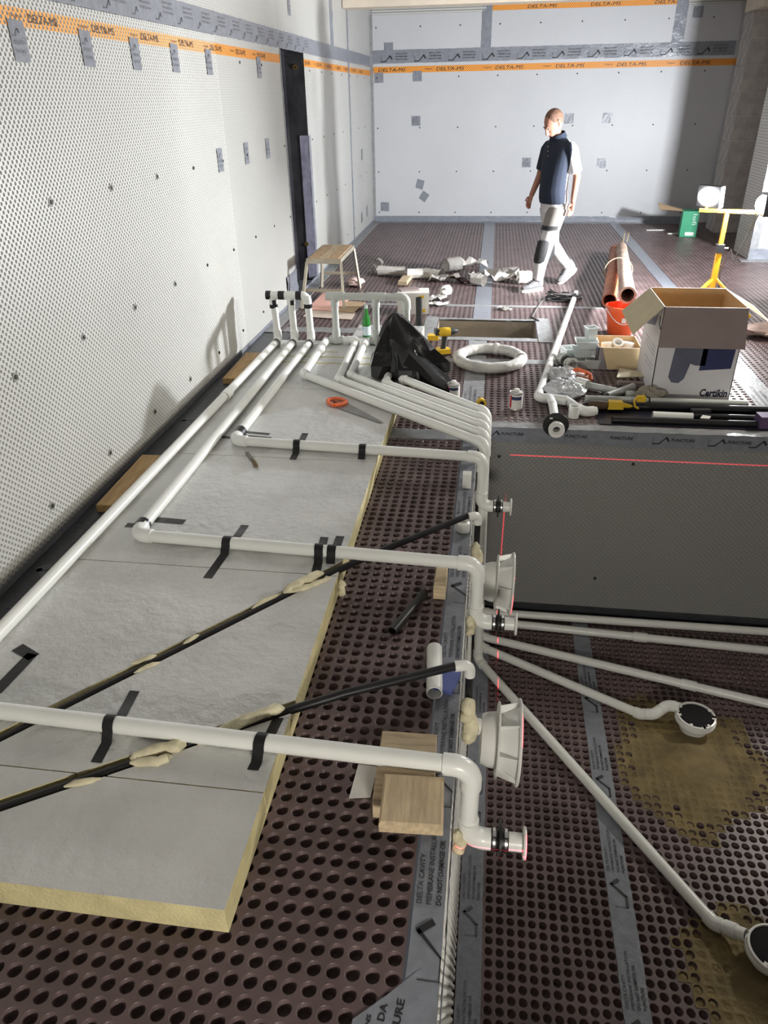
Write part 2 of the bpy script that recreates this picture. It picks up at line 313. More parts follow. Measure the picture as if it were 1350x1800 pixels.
for nm, cc, n, rim in (('studded_sheet', near, 16, .0028), ('studded_sheet', midc, 8, 0), ('studded_sheet', far, 8, 0)):
    o = obj(nm, dimples(nm, cc, PX, PY, (0, 0, 1), .0193, .033, n, [BROWN], rim=rim), floor); o['kind'] = 'stuff'
# sheet margin left between the cups and the edges of opening and pool
mg = MB()
for a, b, c, d in ((XP - .06, XP, .30, YP), (-.06, XPR, YP, YP + .03), (HA[0] - .06, HA[0], HA[2] - .06, HA[3] + .06), (HA[1], HA[1] + .06, HA[2] - .06, HA[3] + .06), (HA[0], HA[1], HA[2] - .06, HA[2]), (HA[0], HA[1], HA[3], HA[3] + .06)):
    mg.box(((a + b) / 2, (c + d) / 2, -.0055), (b - a, d - c, .009))
st('sheet_margin', mg, BROWN, floor)
sm = MB(); x0, x1, y0, y1 = HA; dz = -.24                           # sump pit: four rendered sides and a floor
for pts in (((x0, y0), (x0, y1)), ((x0, y1), (x1, y1)), ((x1, y1), (x1, y0)), ((x1, y0), (x0, y0))):
    (a, b), (c, d) = pts; sm.add([(a, b, dz), (c, d, dz), (c, d, -.001), (a, b, -.001)], [(0, 1, 2, 3)])
sm.add([(x0, y0, dz), (x1, y0, dz), (x1, y1, dz), (x0, y1, dz)], [(0, 1, 2, 3)])
st('sump_pit', sm, DUST, floor)
# seam tapes on the deck
def ytape(x0, x1, y0, y1, m=TAPE, seed=0, prints=True, z=.0, wr=.002):
    t = strip('seam_tape', floor, (x0, y0, z), (0, 1, 0), (1, 0, 0), y1 - y0, x1 - x0, m, wr, seed=seed, n=(0, 0, 1)); w = x1 - x0
    if prints:
        mb = MB(); y = y0 + w * 2
        while y < min(y1 - .6, y0 + 5.5): tape_unit(mb, (x1 - w * .03, y, z + .0045), (0, 1, 0), (-1, 0, 0), w * .94); y += w * 6.4
        if mb.f: mb.build('tape_print', INKG, t, False, world=False)
    return t
def xtape(y0, y1, x0, x1, m=TAPEL, seed=0, wr=.004): return strip('seam_tape', floor, (x0, y0, 0), (1, 0, 0), (0, 1, 0), x1 - x0, y1 - y0, m, wr, seed=seed, n=(0, 0, 1))
ytape(-.17, -.005, 4.86, 6.82, TAPEL, 1); ytape(-.16, .02, 7.58, 14.15, TAPE, 2, False); ytape(1.96, 2.15, 4.95, 8.1, TAPEL, 3); ytape(2.0, 2.16, 8.1, 14.15, TAPE, 4, False)
xtape(8.06, 8.14, -1.95, 1.2, seed=5); xtape(6.14, 6.26, -.6, .62, TAPEL, 6, .003); xtape(6.80, 6.90, -.62, .58, seed=7, wr=.006); ytape(-.64, -.51, 6.78, 7.62, TAPEL, 8, False, wr=.008); ytape(.47, .60, 6.78, 7.62, TAPEL, 9, False, wr=.008); xtape(7.52, 7.58, -.5, .46, TAPEL, 10, .006)
xtape(6.36, 6.80, -1.55, -1.24, TAPE, 11, .006); xtape(6.95, 7.12, -2.0, -.65, TAPEL, 12, .006); ytape(XL + .0, XL + .30, .4, 6.9, mat('shade_toned_sealing_tape', (.05, .053, .06), .35, var=.2, bump=.4), 13, True); ytape(XL, XL + .13, 6.9, 14.1, TAPEL, 14, False, wr=.01); xtape(14.06, 14.18, XL + .1, 3.4, TAPE, 15, .004); xtape(4.50, 4.66, -.62, -.10, TAPEL, 16, .006)  # tape along the left wall: shade of the gap is put into its dark colour

# ---- pool shell
pf = MB(); pf.add([(XP, -2.0, ZP - .0215), (XPR, -2.0, ZP - .0215), (XPR, .75, ZP - .0215), (XP, .75, ZP - .0215)], [(0, 1, 2, 3)]); pf.add([(2.95, .75, ZP - .0215), (XPR, .75, ZP - .0215), (XPR, YP, ZP - .0215), (2.95, YP, ZP - .0215)], [(0, 1, 2, 3)])
pool_floor = st('floor_pool', pf, BROWN)
pc = cells(XP + .03, 2.95, .75, YP - .02)
o = obj('studded_sheet', dimples('studded_sheet', pc, PX, PY, (0, 0, 1), .0193, .033, 16, [BROWN], o=(0, 0, ZP), rim=.0028), pool_floor); o['kind'] = 'stuff'
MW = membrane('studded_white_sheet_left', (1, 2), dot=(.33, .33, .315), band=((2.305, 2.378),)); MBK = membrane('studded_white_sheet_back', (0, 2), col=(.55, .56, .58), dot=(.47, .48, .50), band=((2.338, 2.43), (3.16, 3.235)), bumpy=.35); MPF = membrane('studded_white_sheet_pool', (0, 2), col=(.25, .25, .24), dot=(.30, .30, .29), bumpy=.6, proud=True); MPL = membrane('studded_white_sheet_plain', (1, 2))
wpf = st('wall_pool_far', MB().box(((XP + XPR) / 2, YP + .1, ZP / 2 - .002), (XPR - XP, .2, -ZP - .004)), MPF)
XB = .008                                                            # the sheet bellies out towards the foot of the wall
wpl = st('wall_pool_left', MB().add([(XP - .05, -2, ZP - .03), (XB - .01, -2, ZP - .03), (XP - .01, -2, -.003), (XP - .05, -2, -.003), (XP - .05, YP, ZP - .03), (XB - .01, YP, ZP - .03), (XP - .01, YP, -.003), (XP - .05, YP, -.003)], [(0, 1, 2, 3), (7, 6, 5, 4), (1, 5, 6, 2), (2, 6, 7, 3), (0, 3, 7, 4), (0, 4, 5, 1)]), ROPE)
# studs of the left pool wall, standing proud
cc = np.array([(i, j) for i in range(-20, 190) for j in range(0, 44) if .35 < (i + (j % 2) * .5) * .035 + .35 < YP - .03])
lat = np.stack([XP - .0102 + (XB - XP) * (1 - cc[:, 1] * .0345 / 1.53), .35 + (cc[:, 0] + (cc[:, 1] % 2) * .5) * .035, ZP + .02 + cc[:, 1] * .0345], 1)
k4 = np.array([(0, 1, 0), (0, 0, 1), (0, -1, 0), (0, 0, -1)]) * .0135; V = (lat[:, None, :] + np.concatenate([k4, k4 * .6 + np.array([.0085, 0, 0])])[None]).reshape(-1, 3)
fq = np.array([(0, 1, 5, 4), (1, 2, 6, 5), (2, 3, 7, 6), (3, 0, 4, 7), (4, 5, 6, 7)]); o = obj('studs', np_mesh('studs', V, [(fq[None] + (np.arange(len(lat)) * 8)[:, None, None]).reshape(-1, 4)], ROPE), wpl); o['kind'] = 'stuff'
wpr = st('wall_pool_right', MB().box((XPR + .1, 1.375, ZP / 2), (.2, 6.75, -ZP)), MPL)
# lip tape of the near pool edge: flat part on the deck and part folded over the edge
def lip(y0, y1, seed):
    t = strip('lip_tape', wpl, (XP - .088, y0, .0), (0, 1, 0), (1, 0, 0), y1 - y0, .088, TAPE, .004, seed=seed, n=(0, 0, 1)); strip('lip_tape_fold', wpl, (XP + .004, y0, .003), (0, 1, 0), (0, 0, -1), y1 - y0, .028, TAPE, .006, seed=seed + 1, n=(1, 0, 0), sides=False); return t
q = random.Random(3); lt = lip(.4, YP, 21)
mb = MB()
for y in (.62, 1.26, 1.80, 2.32, 2.90, 3.5): tape_unit(mb, (XP - .006 + .035, y, .0062), (0, 1, 0), (-1, 0, 0), .118, 3)
mb.v = [(min(p[0], XP), p[1], p[2]) for p in mb.v]; mb.build('tape_print', INK, lt, False, world=False)
# short cross piece of tape at the near corner
t2 = MB().prism([(-.245, .62), (-.243, .940), (-.165, 1.008), (-.086, 1.084), (-.055, 1.03), (-.04, .62)], .002, .0045).build('seam_tape', TAPE, floor, False, world=False); mb = MB(); _u = Vector((.10, .995, 0)); _v = Vector((-.995, .10, 0))
for _t, _x, _y, _h, _w in (('MEMBRANE INS', -.197, .955, .012, .16), ('DO NOT DA', -.160, .985, .019, .17), ('PUNCTURE', -.118, 1.0, .020, .17)): text_into(mb, _t, Vector((_x, _y, .0056)) - _u * _w, _u, _v, _h, _w, 0, .02)
mb.build('tape_print', INK, t2, False, world=False)
# far pool lip
strip('lip_tape', wpf, (XP, YP - .004, .0), (1, 0, 0), (0, 1, 0), 3.2, .095, TAPEL, .006, seed=33, n=(0, 0, 1)); lf = strip('lip_tape_fold', wpf, (XP, YP - .006, .002), (1, 0, 0), (0, 0, -1), 3.2, .105, TAPE, .003, seed=34, n=(0, -1, 0), sides=False); mb = MB(); x = .06
for i, dx in enumerate((0, .43, .30, .40, .36, .26, .40, .4)):
    x += dx
    if i in (0, 3, 4, 5, 6): logo(mb, (x - .05, YP - .0115, -.072), (1, 0, 0), (0, 0, 1), .075)
    text_into(mb, 'PUNCTURE', (x + .07, YP - .0115, -.052), (1, 0, 0), (0, 0, 1), .022, .15, .0, .02)
mb.build('tape_print', INK, lf, False, world=False)
strip('base_tape', wpf, (XP, YP - .003, ZP + .085), (1, 0, 0), (0, 0, -1), 3.2, .08, mat('shade_toned_sealing_tape', (.05, .053, .06), .35, var=.2, bump=.4), .006, seed=35, n=(0, -1, 0))  # strip coloured dark to paint the shadow band along the wall foot
# pool floor tapes
def ptape(x0, x1, y0, y1, seed, dx=0., pr=INKG):
    t = strip('seam_tape', pool_floor, (x0, y0, ZP), (dx, y1 - y0, 0), (1, 0, 0), y1 - y0, x1 - x0, TAPE, .0025, seed=seed, n=(0, 0, 1)); w = x1 - x0; mb = MB(); y = y0 + .2
    while y < y1 - .4: tape_unit(mb, (x1 - w * .04 + dx * (y - y0) / (y1 - y0), y, ZP + .006), (0, 1, 0), (-1, 0, 0), w * .92); y += w * 5.6
    mb.build('tape_print', pr, t, False, world=False)
ptape(.755, .875, 1.0, 4.72, 41, .0, INK); ptape(.012, .128, .8, 4.72, 42)
# plugs of the far pool wall
PLUG = MB().lathe([(.012, -.004), (.011, .003), (.004, .004)], n=10).mesh('fixing_plug', SCREW)
WASH = MB().lathe([(.022, 0), (.021, .002), (.010, .0025), (.009, .006), (.0, .0065)], n=12).mesh('fixing_plug', [mat('grey_plug', (.26, .26, .24), .5, var=.1)])
for x, z in ((.125, -.22), (1.04, -.235), (.90, -1.20)): obj('fixing_plug', PLUG, wpf, (x, YP - .003, z), (math.pi / 2, 0, 0)); 

# ---- left wall
DY0, DY1, DZ = 8.35, 9.36, 2.46
wl = MB(); NEARY = 6.42
def qx(mb, y0, y1, z0, z1, x=XL): mb.add([(x, y0, z0), (x, y1, z0), (x, y1, z1), (x, y0, z1)], [(0, 1, 2, 3)])
qx(wl, -2.0, 1.25, -.02, ZC); qx(wl, 1.23, NEARY, 2.43, ZC); qx(wl, NEARY - .03, DY0, -.02, ZC, XL - .0004); qx(wl, DY0, DY1, DZ, ZC); qx(wl, DY1, YB, -.02, ZC)
qx(wl, 1.2, NEARY, -.02, 2.45, XL - .012)
wall_left = st('wall_left', wl, MW)
p45 = .025 / math.sqrt(2); ca = []
for i in range(-240, 400):
    for j in range(-240, 400):
        y = (i + j) * p45; z = (j - i) * p45
        if 1.25 < y < NEARY - .02 and .0 < z < 2.44: ca.append((i, j))
def membrane_solid(name, col, band): return membrane(name, (1, 2), col=col, dots=False, band=((2.305, 2.378),)) if band else None
MWG = membrane('studded_white_sheet_face', (1, 2), dots=False, band=((2.305, 2.378),)); MWD = membrane('studded_sheet_cup_over_concrete', (1, 2), col=(.40, .40, .382), dots=False, rough=.5)
o = obj('studded_sheet', dimples('studded_sheet', np.array(ca), (0, p45, -p45), (0, p45, p45), (1, 0, 0), .0094, .0055, 8, [MWG, MWD], o=(XL, 0, 0), two=True, tip=.8), wall_left); o['kind'] = 'stuff'
dr = MB(); D = .22                                                  # tanked recess: back panel and reveals
qx(dr, DY0, DY1, -.02, DZ, XL - D); dr.add([(XL, DY1, -.02), (XL - D, DY1, -.02), (XL - D, DY1, DZ), (XL, DY1, DZ)], [(0, 1, 2, 3)]); dr.add([(XL, DY0, -.02), (XL - D, DY0, -.02), (XL - D, DY0, DZ), (XL, DY0, DZ)], [(3, 2, 1, 0)]); dr.add([(XL, DY0, DZ), (XL - D, DY0, DZ), (XL - D, DY1, DZ), (XL, DY1, DZ)], [(0, 1, 2, 3)])
door = st('door_1', dr, TANK)
obj('brass_fixing', MB().ring(.026, .012, .012, n=16).mesh('brass_fixing', BRASS), door, (XL - .1, DY1 - .004, 2.30), (math.pi / 2, 0, 0)); obj('brass_fixing', MB().ring(.026, .012, .012, n=16).mesh('brass_fixing', BRASS), door, (XL - .1, DY1 - .004, .42), (math.pi / 2, 0, 0))
strip('reveal_tape', door, (XL - .10, DY1 - .006, 0), (0, 0, 1), (1, 0, 0), 1.62, .11, mat('lilac_grey_tape', (.30, .30, .40), .4, var=.2, vscale=12, bump=.4), .004, seed=51, n=(0, -1, 0)); strip('reveal_tape', wall_left, (XL + .002, DY1 - .01, 0), (0, 0, 1), (0, 1, 0), 1.62, .10, TAPE, .006, seed=52, n=(1, 0, 0)); strip('reveal_tape', wall_left, (XL + .001, DY0 - .03, 0), (0, 0, 1), (0, 1, 0), 2.46, .035, TAPEL, .004, seed=53, n=(1, 0, 0)); strip('reveal_tape', wall_left, (XL + .001, 7.9, 0), (0, 1, 0), (0, 0, 1), .45, .32, TAPE, .02, seed=54, n=(1, 0, 0))
def wtape(y0, y1, z0, z1, m=TAPE, seed=0, wr=.003): return strip('wall_tape', wall_left, (XL + .0005, y0, z0), (0, 1, 0), (0, 0, 1), y1 - y0, z1 - z0, m, wr, seed=seed, n=(1, 0, 0))
gt = wtape(.6, 14.18, 2.432, 2.585, TAPE, 55); mb = MB(); y = 3.9
while y < 9.5:
    logo(mb, (XL + .0065, y, 2.452), (0, 1, 0), (0, 0, 1), .06)
    for i, t in enumerate(('DELTA CAVITY', 'MEMBRANE INSTALLATION', 'DO NOT DAMAGE')): text_into(mb, t, (XL + .0065, y + .12, 2.545 - .026 * i), (0, 1, 0), (0, 0, 1), .013, .17)
    y += .36
mb.build('tape_print', INKG, gt, False, world=False)
mb = MB(); y = 3.2
while y < 13.6:
    if not (DY0 - .35 < y + .2 < DY1): text_into(mb, 'DELTA-MS', (XL + .003, y, 2.325), (0, 1, 0), (0, 0, 1), .036, .26); text_into(mb, 'Original', (XL + .003, y - .15, 2.335), (0, 1, 0), (0, 0, 1), .018, .10)
    y += .62
mb.build('band_print', INK, wall_left, False, world=False)
wt = strip('wall_tape', wall_left, (XL + .001, 12.1, .0), (0, 0, 1), (0, 1, 0), 3.4, .07, TAPE, .01, seed=56, n=(1, 0, 0)); strip('wall_tape', wall_left, (XL + .001, 10.93, 2.58), (0, 0, 1), (0, 1, 0), .85, .17, TAPE, .008, seed=57, n=(1, 0, 0)); wtape(.6, 14.18, .0, .035, TAPE, 58, .006)
def patch(parent, o, u, v, w, h, n, seed, pr=True):
    t = strip('tape_patch', parent, o, u, v, w, h, TAPE, .004, nu=5, seed=seed, n=n)
    if pr:
        mb = MB(); oo = Vector(o) + Vector(n) * .0075; u = Vector(u).normalized(); v = Vector(v).normalized()
        text_into(mb, ('INSTALLATION', 'DELTA CAVITY', 'PUNCTURE')[seed % 3], oo + u * w * .12 + v * h * .42, u, v, h * .10, w * .7); text_into(mb, 'DO NOT DAMAGE', oo + u * w * .12 + v * h * .22, u, v, h * .08, w * .7)
        logo(mb, oo + u * w * .1 + v * h * .62, u, v, w * .35); mb.build('tape_print', INKG, t, False, world=False)
for i, y in enumerate((3.64, 4.28, 4.88, 5.50, 6.17, 7.50)): patch(wall_left, (XL + .0005, y, 2.165), (0, 1, 0), (0, 0, 1), .125, .165, (1, 0, 0), 60 + i)
for i, (y, z) in enumerate(((6.17, 1.495), (6.88, 1.50), (7.56, 1.50), (8.78, 2.74))): patch(wall_left, (XL + .0005, y, z), (0, 1, 0), (0, 0, 1), .12, .17, (1, 0, 0), 70 + i)
for i, (y, z) in enumerate(((12.86, .17), (13.42, .2), (13.05, 1.1))): patch(wall_left, (XL + .0005, y, z), (0, 1, 0), (0, 0, 1), .12, .16, (1, 0, 0), 80 + i, False)
for z, y0 in ((.184, 3.05), (.882, 3.04), (1.57, 3.67), (2.27, 7.0)):
    y = y0
    while y < 14:
        if not (DY0 - .05 < y < DY1 + .05): obj('fixing_plug', WASH if y < 5.5 else PLUG, wall_left, (XL + .001, y, z), (0, math.pi / 2, 0))
        if y < 7: obj('fixing_screw', PLUG, wall_left, (XL + .0045, y, z), (0, math.pi / 2, 0))
        y += .655

# ---- back wall
bw = st('wall_back', MB().box((1.9, YB + .1, ZC / 2 - .01), (8.6, .2, ZC + .02)), MBK)
def bstrip(x0, x1, z0, z1, m=TAPE, seed=0, wr=.003, vert=False):
    if vert: return strip('wall_tape', bw, (x0, YB - .0005, z0), (0, 0, 1), (1, 0, 0), z1 - z0, x1 - x0, m, wr, seed=seed, n=(0, -1, 0))
    return strip('wall_tape', bw, (x0, YB - .0005, z0), (1, 0, 0), (0, 0, 1), x1 - x0, z1 - z0, m, wr, seed=seed, n=(0, -1, 0))
g = bstrip(XL, 3.6, 2.475, 2.665, TAPE, 90, .006); bstrip(XL, 3.4, .0, .10, TAPE, 91, .006); bstrip(-.36, -.20, 2.66, 3.4, TAPE, 92, .006, True); bstrip(2.62, 2.80, 2.66, 3.4, TAPE, 93, .008, True); bstrip(XL + .0, XL + .05, .1, 3.3, TAPEL, 94, .008, True)
mb = MB(); x = -2.0
while x < 3.2:
    logo(mb, (x, YB - .012, 2.50), (1, 0, 0), (0, 0, 1), .13)
    for i, t in enumerate(('DELTA CAVITY', 'MEMBRANE', 'PUNCTURE')): text_into(mb, t, (x + .24, YB - .012, 2.60 - .04 * i), (1, 0, 0), (0, 0, 1), .02, .2)
    x += .56
mb.build('tape_print', INK, g, False, world=False)
mb = MB(); x = -2.05
while x < 3.3: text_into(mb, 'DELTA-MS', (x, YB - .004, 2.358), (1, 0, 0), (0, 0, 1), .05, .46, .2); text_into(mb, 'Original', (x - .2, YB - .004, 2.372), (1, 0, 0), (0, 0, 1), .026, .13, .2); x += .97
x = .35
while x < 2.5: text_into(mb, 'DELTA-MS', (x, YB - .004, 3.175), (1, 0, 0), (0, 0, 1), .046, .46, .2); x += .97
mb.build('band_print', INK, bw, False, world=False)
st('orange_gap', MB().box(((XL - .3) / 2, YB - .003, 3.2), (-.3 - XL, .004, .10)), MPL, bw); st('orange_gap', MB().box((3.2, YB - .003, 3.2), (.86, .004, .10)), MPL, bw)
for i, (x, z) in enumerate(((-1.49, 1.55), (.43, .89), (1.08, 1.55), (1.70, 1.55), (1.69, .87), (-1.47, 2.21), (-2.12, 2.2), (-2.05, .18), (2.88, 2.98), (-1.95, 2.62))): patch(bw, (x, YB - .0005, z), (1, 0, 0), (0, 0, 1), .15, .15, (0, -1, 0), 100 + i, i < 2)
for i, (x, z, a) in enumerate(((-1.42, .57, -.25), (-1.36, .40, -.6))): patch(bw, (x, YB - .0005, z), (math.cos(a), 0, math.sin(a)), (-math.sin(a), 0, math.cos(a)), .13, .15, (0, -1, 0), 111 + i, False)
for z in (.16, .83, 1.52, 2.27, 2.98):
    for k in range(9): obj('fixing_plug', PLUG, bw, (-1.37 + .652 * k + (.02 * math.sin(7 * k + z * 9)), YB - .002, z), (math.pi / 2, 0, 0))
    obj('fixing_plug', PLUG, bw, (-2.08, YB - .002, z), (math.pi / 2, 0, 0))

# ---- right-hand side: wrapped column, block pier, walls, ceiling and beams
cm = membrane('studded_white_sheet_column', (0, 2), dots=True); col = st('trim_1', MB().box((3.78, 11.22, ZC / 2 - .01), (.72, .68, ZC + .02)), cm)
strip('base_tape', col, (3.42, 10.877, .0), (1, 0, 0), (0, 0, 1), .7, .14, TAPE, .02, seed=121, n=(0, -1, 0)); strip('edge_tape', col, (3.417, 10.875, .05), (0, 0, 1), (1, 0, 0), 1.1, .10, TAPEL, .012, seed=122, n=(0, -1, 0)); strip('base_tape', floor, (3.30, 10.72, 0), (1, 0, 0), (0, 1, 0), .9, .15, TAPEL, .008, seed=123, n=(0, 0, 1))
pier = st('trim_2', MB().box((3.82, 13.35, ZC / 2), (.62, .5, ZC)), mat('pale_mortar', (.50, .48, .45), .9, var=.1, bump=.3)); BK = [MB().box((0, 0, 0), (w, .012, .318)).mesh('block', BLOCK, False) for w in (.44, .17, .29)]; BKS = [MB().box((0, 0, 0), (.012, w, .318)).mesh('block', BLOCK, False) for w in (.30, .17)]
for k in range(10):
    z = .165 + k * .33
    for x, b in (((3.735, 0), (4.045, 1)) if k % 2 else ((3.60, 1), (3.84, 2), (4.06, 1))): obj('block', BK[b], pier, (x, 13.095, z))
    for y, b in (((13.26, 0), (13.51, 1)) if k % 2 else ((13.19, 1), (13.44, 0))): obj('block', BKS[b], pier, (3.505, y, z))
st('wall_right', MB().box((6.3, 6.1, .95), (.2, 16.6, 5.2)), MPL); st('wall_front', MB().box((2.0, -2.1, .95), (8.6, .2, 5.2)), MBK)
st('ceiling', MB().box((2.0, 6.1, ZC + .1), (8.8, 16.6, .2)), CONC)
st('trim_3', MB().box((.5, 11.95, 3.24), (5.36, .3, .38)), CAST); st('trim_4', MB().box((4.2, 13.0, 3.18), (1.5, .9, .42)), CAST)

# ================================================================== INSULATION BOARDS
BT = .105; BX0, BX1 = -1.90, -.62
def clip(poly, a, b, c):                                             # keep a*x + b*y <= c
    out = []
    for i in range(len(poly)):
        p, q = poly[i], poly[(i + 1) % len(poly)]; dp = a * p[0] + b * p[1] - c; dq = a * q[0] + b * q[1] - c
        if dp <= 0: out.append(p)
        if dp * dq < 0: t = dp / (dp - dq); out.append((p[0] + (q[0] - p[0]) * t, p[1] + (q[1] - p[1]) * t))
    return out
def line(p, q):
    dx, dy = q[0] - p[0], q[1] - p[1]; l = math.hypot(dx, dy); a, b = -dy / l, dx / l; return a, b, a * p[0] + b * p[1]
CH = [line((-1.423, 1.351), (-.629, 1.867)), line((-1.590, 1.615), (-.660, 2.731))]; CW = .028   # two routed cable channels
def board(x0, x1, y0, y1, label, ch=True):
    t = thing('insulation_board', label, 'insulation board', ((x0 + x1) / 2, (y0 + y1) / 2, 0), group='foil-faced boards laid along the wall'); P = [(x0, y0), (x1, y0), (x1, y1), (x0, y1)]
    pcs = [P]
    if ch:
        for a, b, c in CH:
            nx = []
            for p in pcs:
                for q in (clip(p, a, b, c - CW), clip(p, -a, -b, -c - CW)):
                    if len(q) > 2: nx.append(q)
            pcs = nx
    core = MB(); core.prism(P, .001, .058 if len(pcs) > 1 else BT - .002)
    top = MB()
    for q in pcs:
        if len(pcs) > 1: core.prism(q, .058, BT - .002)
        top.prism(q, BT - .002, BT)
    core.build('foam_core', FOAM, t, False); top.build('foil_facing', FOIL, t, False)
    return t
JY = (1.11, 1.497, 2.70, 3.90, 5.10, 6.33); G = .0025
for i, lb in enumerate(('nearest foil-faced insulation board, narrow strip with its yellow foam end showing', 'foil-faced insulation board carrying both routed black conduits beneath the first white cross pipe', 'foil-faced insulation board between the joint at the far conduit and the second white cross pipe', 'foil-faced insulation board with the orange handsaw lying on it', 'foil-faced insulation board under the pipe manifolds, furthest full board')):
    board(BX0, BX1, JY[i] + G, JY[i + 1] - G, lb)
board(-1.22, -.60, 6.335, 6.88, 'small offcut of foil-faced insulation board behind the green bottle', False)
ym = MB()                                                            # yellow manufacturer's marks sprayed on the far board
for x0, x1, y0, y1 in ((-1.72, -.62, 5.70, 5.722), (-1.72, -.66, 5.86, 5.88), (-1.36, -1.26, 6.0, 6.02), (-.95, -.75, 5.88, 5.96)): ym.add([(x0, y0, BT + .0008), (x1, y0, BT + .0008), (x1, y1, BT + .0008), (x0, y1, BT + .0008)], [(0, 1, 2, 3)])
bd = [o for o in C.objects if o.get('label', '').endswith('furthest full board')][0]
ym.build('yellow_print', mat('faded_yellow_ink', (.50, .43, .12), .5, var=.3, vscale=30), bd, False)

# ================================================================== PIPEWORK
PR, ER = .0300, .0362
def arc(p, d0, d1, R, n=8):
    """fillet points at corner p between incoming direction d0 and outgoing d1"""
    p, d0, d1 = Vector(p), Vector(d0).normalized(), Vector(d1).normalized(); ang = d0.angle(d1); t = R * math.tan(ang / 2); a = p - d0 * t; nrm = (d1 - d0 * d1.dot(d0)).normalized(); c = a + nrm * R
    return [c - nrm * R * math.cos(ang * i / n) + d0 * R * math.sin(ang * i / n) for i in range(n + 1)], t
def run(t, pts, r=PR, er=None, R=.058, m=PVC, sock=.034, ends=True, name='pipe', em=None):
    """straight pipes between corner points, an elbow fitting with socket collars at each inner point"""
    pts = [Vector(p) for p in pts]; er = er or r * 1.2; cut = [0.] * len(pts)
    for i in range(1, len(pts) - 1):
        d0, d1 = pts[i] - pts[i - 1], pts[i + 1] - pts[i]; a, tt = arc(pts[i], d0, d1, R); cut[i] = tt; u0, u1 = d0.normalized(), d1.normalized()
        p = [a[0] - u0 * sock, a[0] - u0 * .004] + a + [a[-1] + u1 * .004, a[-1] + u1 * sock]; MB().tube(p, [er] * len(p), 18).build('elbow', em or m, t)
    for i in range(len(pts) - 1):
        d = (pts[i + 1] - pts[i]).normalized(); a, b = pts[i] + d * cut[i], pts[i + 1] - d * cut[i + 1]
        if (b - a).length > .01: MB().pipe(a, b, r).build(name, m, t)
def coupling(t, p, d, r=PR, m=PVC, L=.10):
    p, d = Vector(p), Vector(d).normalized(); MB().lathe([(r, 0), (r * 1.2, .001), (r * 1.2, L), (r, L + .001)], p - d * L / 2, d, 18, False).build('coupling', m, t)
def nozzle(t, p, xe):
    """wall fitting on the pool side: black rubber collar, puddle flange, two hose clamps, white tube with end flange"""
    y, z = p[1], p[2]; x = p[0] + .045; A = (1, 0, 0)
    MB().lathe([(.0315, 0), (.0315, xe - .012 - x)], (x, y, z), A, 24).build('wall_tube', ABS, t); f = MB().lathe([(.030, 0), (.052, .001), (.054, .006), (.052, .011), (.030, .012)], (xe - .012, y, z), A, 28).build('end_flange', ABS, t)
    w = xe - x; c = x + w * .42
    MB().lathe([(.036, 0), (.037, .003), (.037, .056), (.036, .059)], (c - .030, y, z), A, 24).build('rubber_collar', RUB, t); MB().lathe([(.035, 0), (.066, .001), (.067, .005), (.066, .009), (.035, .010)], (c - .005, y, z), A, 28).build('puddle_flange', RUB, t)
    for dx in (-.020, .020):
        cl = MB().ring(.0398, .036, .009, (c + dx - .0045, y, z), A, 28).build('hose_clamp', STEEL, t); MB().box((c + dx, y - .012, z + .043), (.012, .022, .010)).build('clamp_screw', STEEL, cl)
ZPI = BT + PR + .001
def strap(t, pc, ang, up, dn, w=.038, r=PR, lift=.0012, z0=BT):
    """black tape laid over a pipe that runs along x: pc centre (x, y), lengths up (+y) and dn (-y), slanted by ang"""
    path = []; rr = r + .0035; zc = z0 + r + .001
    path.append((-dn, z0 + lift)); path.append((-rr * 1.7, z0 + lift))
    for k in range(9): a = math.pi * (1 - k / 8) ; path.append((rr * math.cos(a), zc + rr * math.sin(a)))
    path += [(rr * 1.7, z0 + lift), (up, z0 + lift)]; m = MB(); rows = []
    for s, z in path: rows.append([(pc[0] + s * math.tan(ang) - w / 2, pc[1] + s, z), (pc[0] + s * math.tan(ang) + w / 2, pc[1] + s, z)])
    n = len(rows); m.add([p for q in rows for p in q], [(2 * i, 2 * i + 1, 2 * i + 3, 2 * i + 2) for i in range(n - 1)]); return m.build('tape_strap', BTAPE, t, True, 60)
def flat(t, p, q, w, m=BTAPE, z=BT, name='tape_tail', lift=.0015):
    p, q = Vector(p), Vector(q); d = (q - p).normalized(); n = Vector((-d.y, d.x)) * w / 2; return MB().add([(a.x, a.y, z + lift) for a in (p - n, q - n * .9, q + n * 1.0, p + n)], [(0, 1, 2, 3)]).build(name, m, t, False)
def wrap(t, p, d, L=.05, r=ER, m=BTAPE): p, d = Vector(p), Vector(d).normalized(); return MB().lathe([(r * 1.03, 0), (r * 1.06, L * .3), (r * 1.04, L * .7), (r * 1.05, L)], p - d * L / 2, d, 18, False).build('tape_wrap', m, t)
ZN = -.205; HY, HZ = 6.25, .52
# supply run nearest the wall (its near elbow is out of the frame)
A = thing('supply_pipe', 'long white pipe hugging the studded wall, returning as the nearest cross pipe', 'pipe', (-1.85, 4.0, BT), group='white supply pipes')
run(A, [(-1.862, HY, HZ - .02), (-1.840, HY - .02, ZPI), (-1.905, 1.705, ZPI), (.022, 1.650, ZPI), (.022, 1.650, ZN), (.075, 1.650, ZN)]); coupling(A, (-1.856, 4.85, ZPI), (0, 1, 0)); nozzle(A, (.022, 1.650, ZN), .2195)
strap(A, (-1.212, 1.685), -.05, .195, .14); strap(A, (-.672, 1.668), .10, .145, .09)
flat(A, (-1.735, 1.81), (-1.715, 2.03), .05); flat(A, (-1.80, 2.06), (-1.70, 2.01), .05); wrap(A, (-1.835, 6.12, ZPI), (0, 1, 0), .03, PR * 1.2); wrap(A, (-1.862, HY, HZ - .09), (0, 0, 1), .035, PR * 1.15)
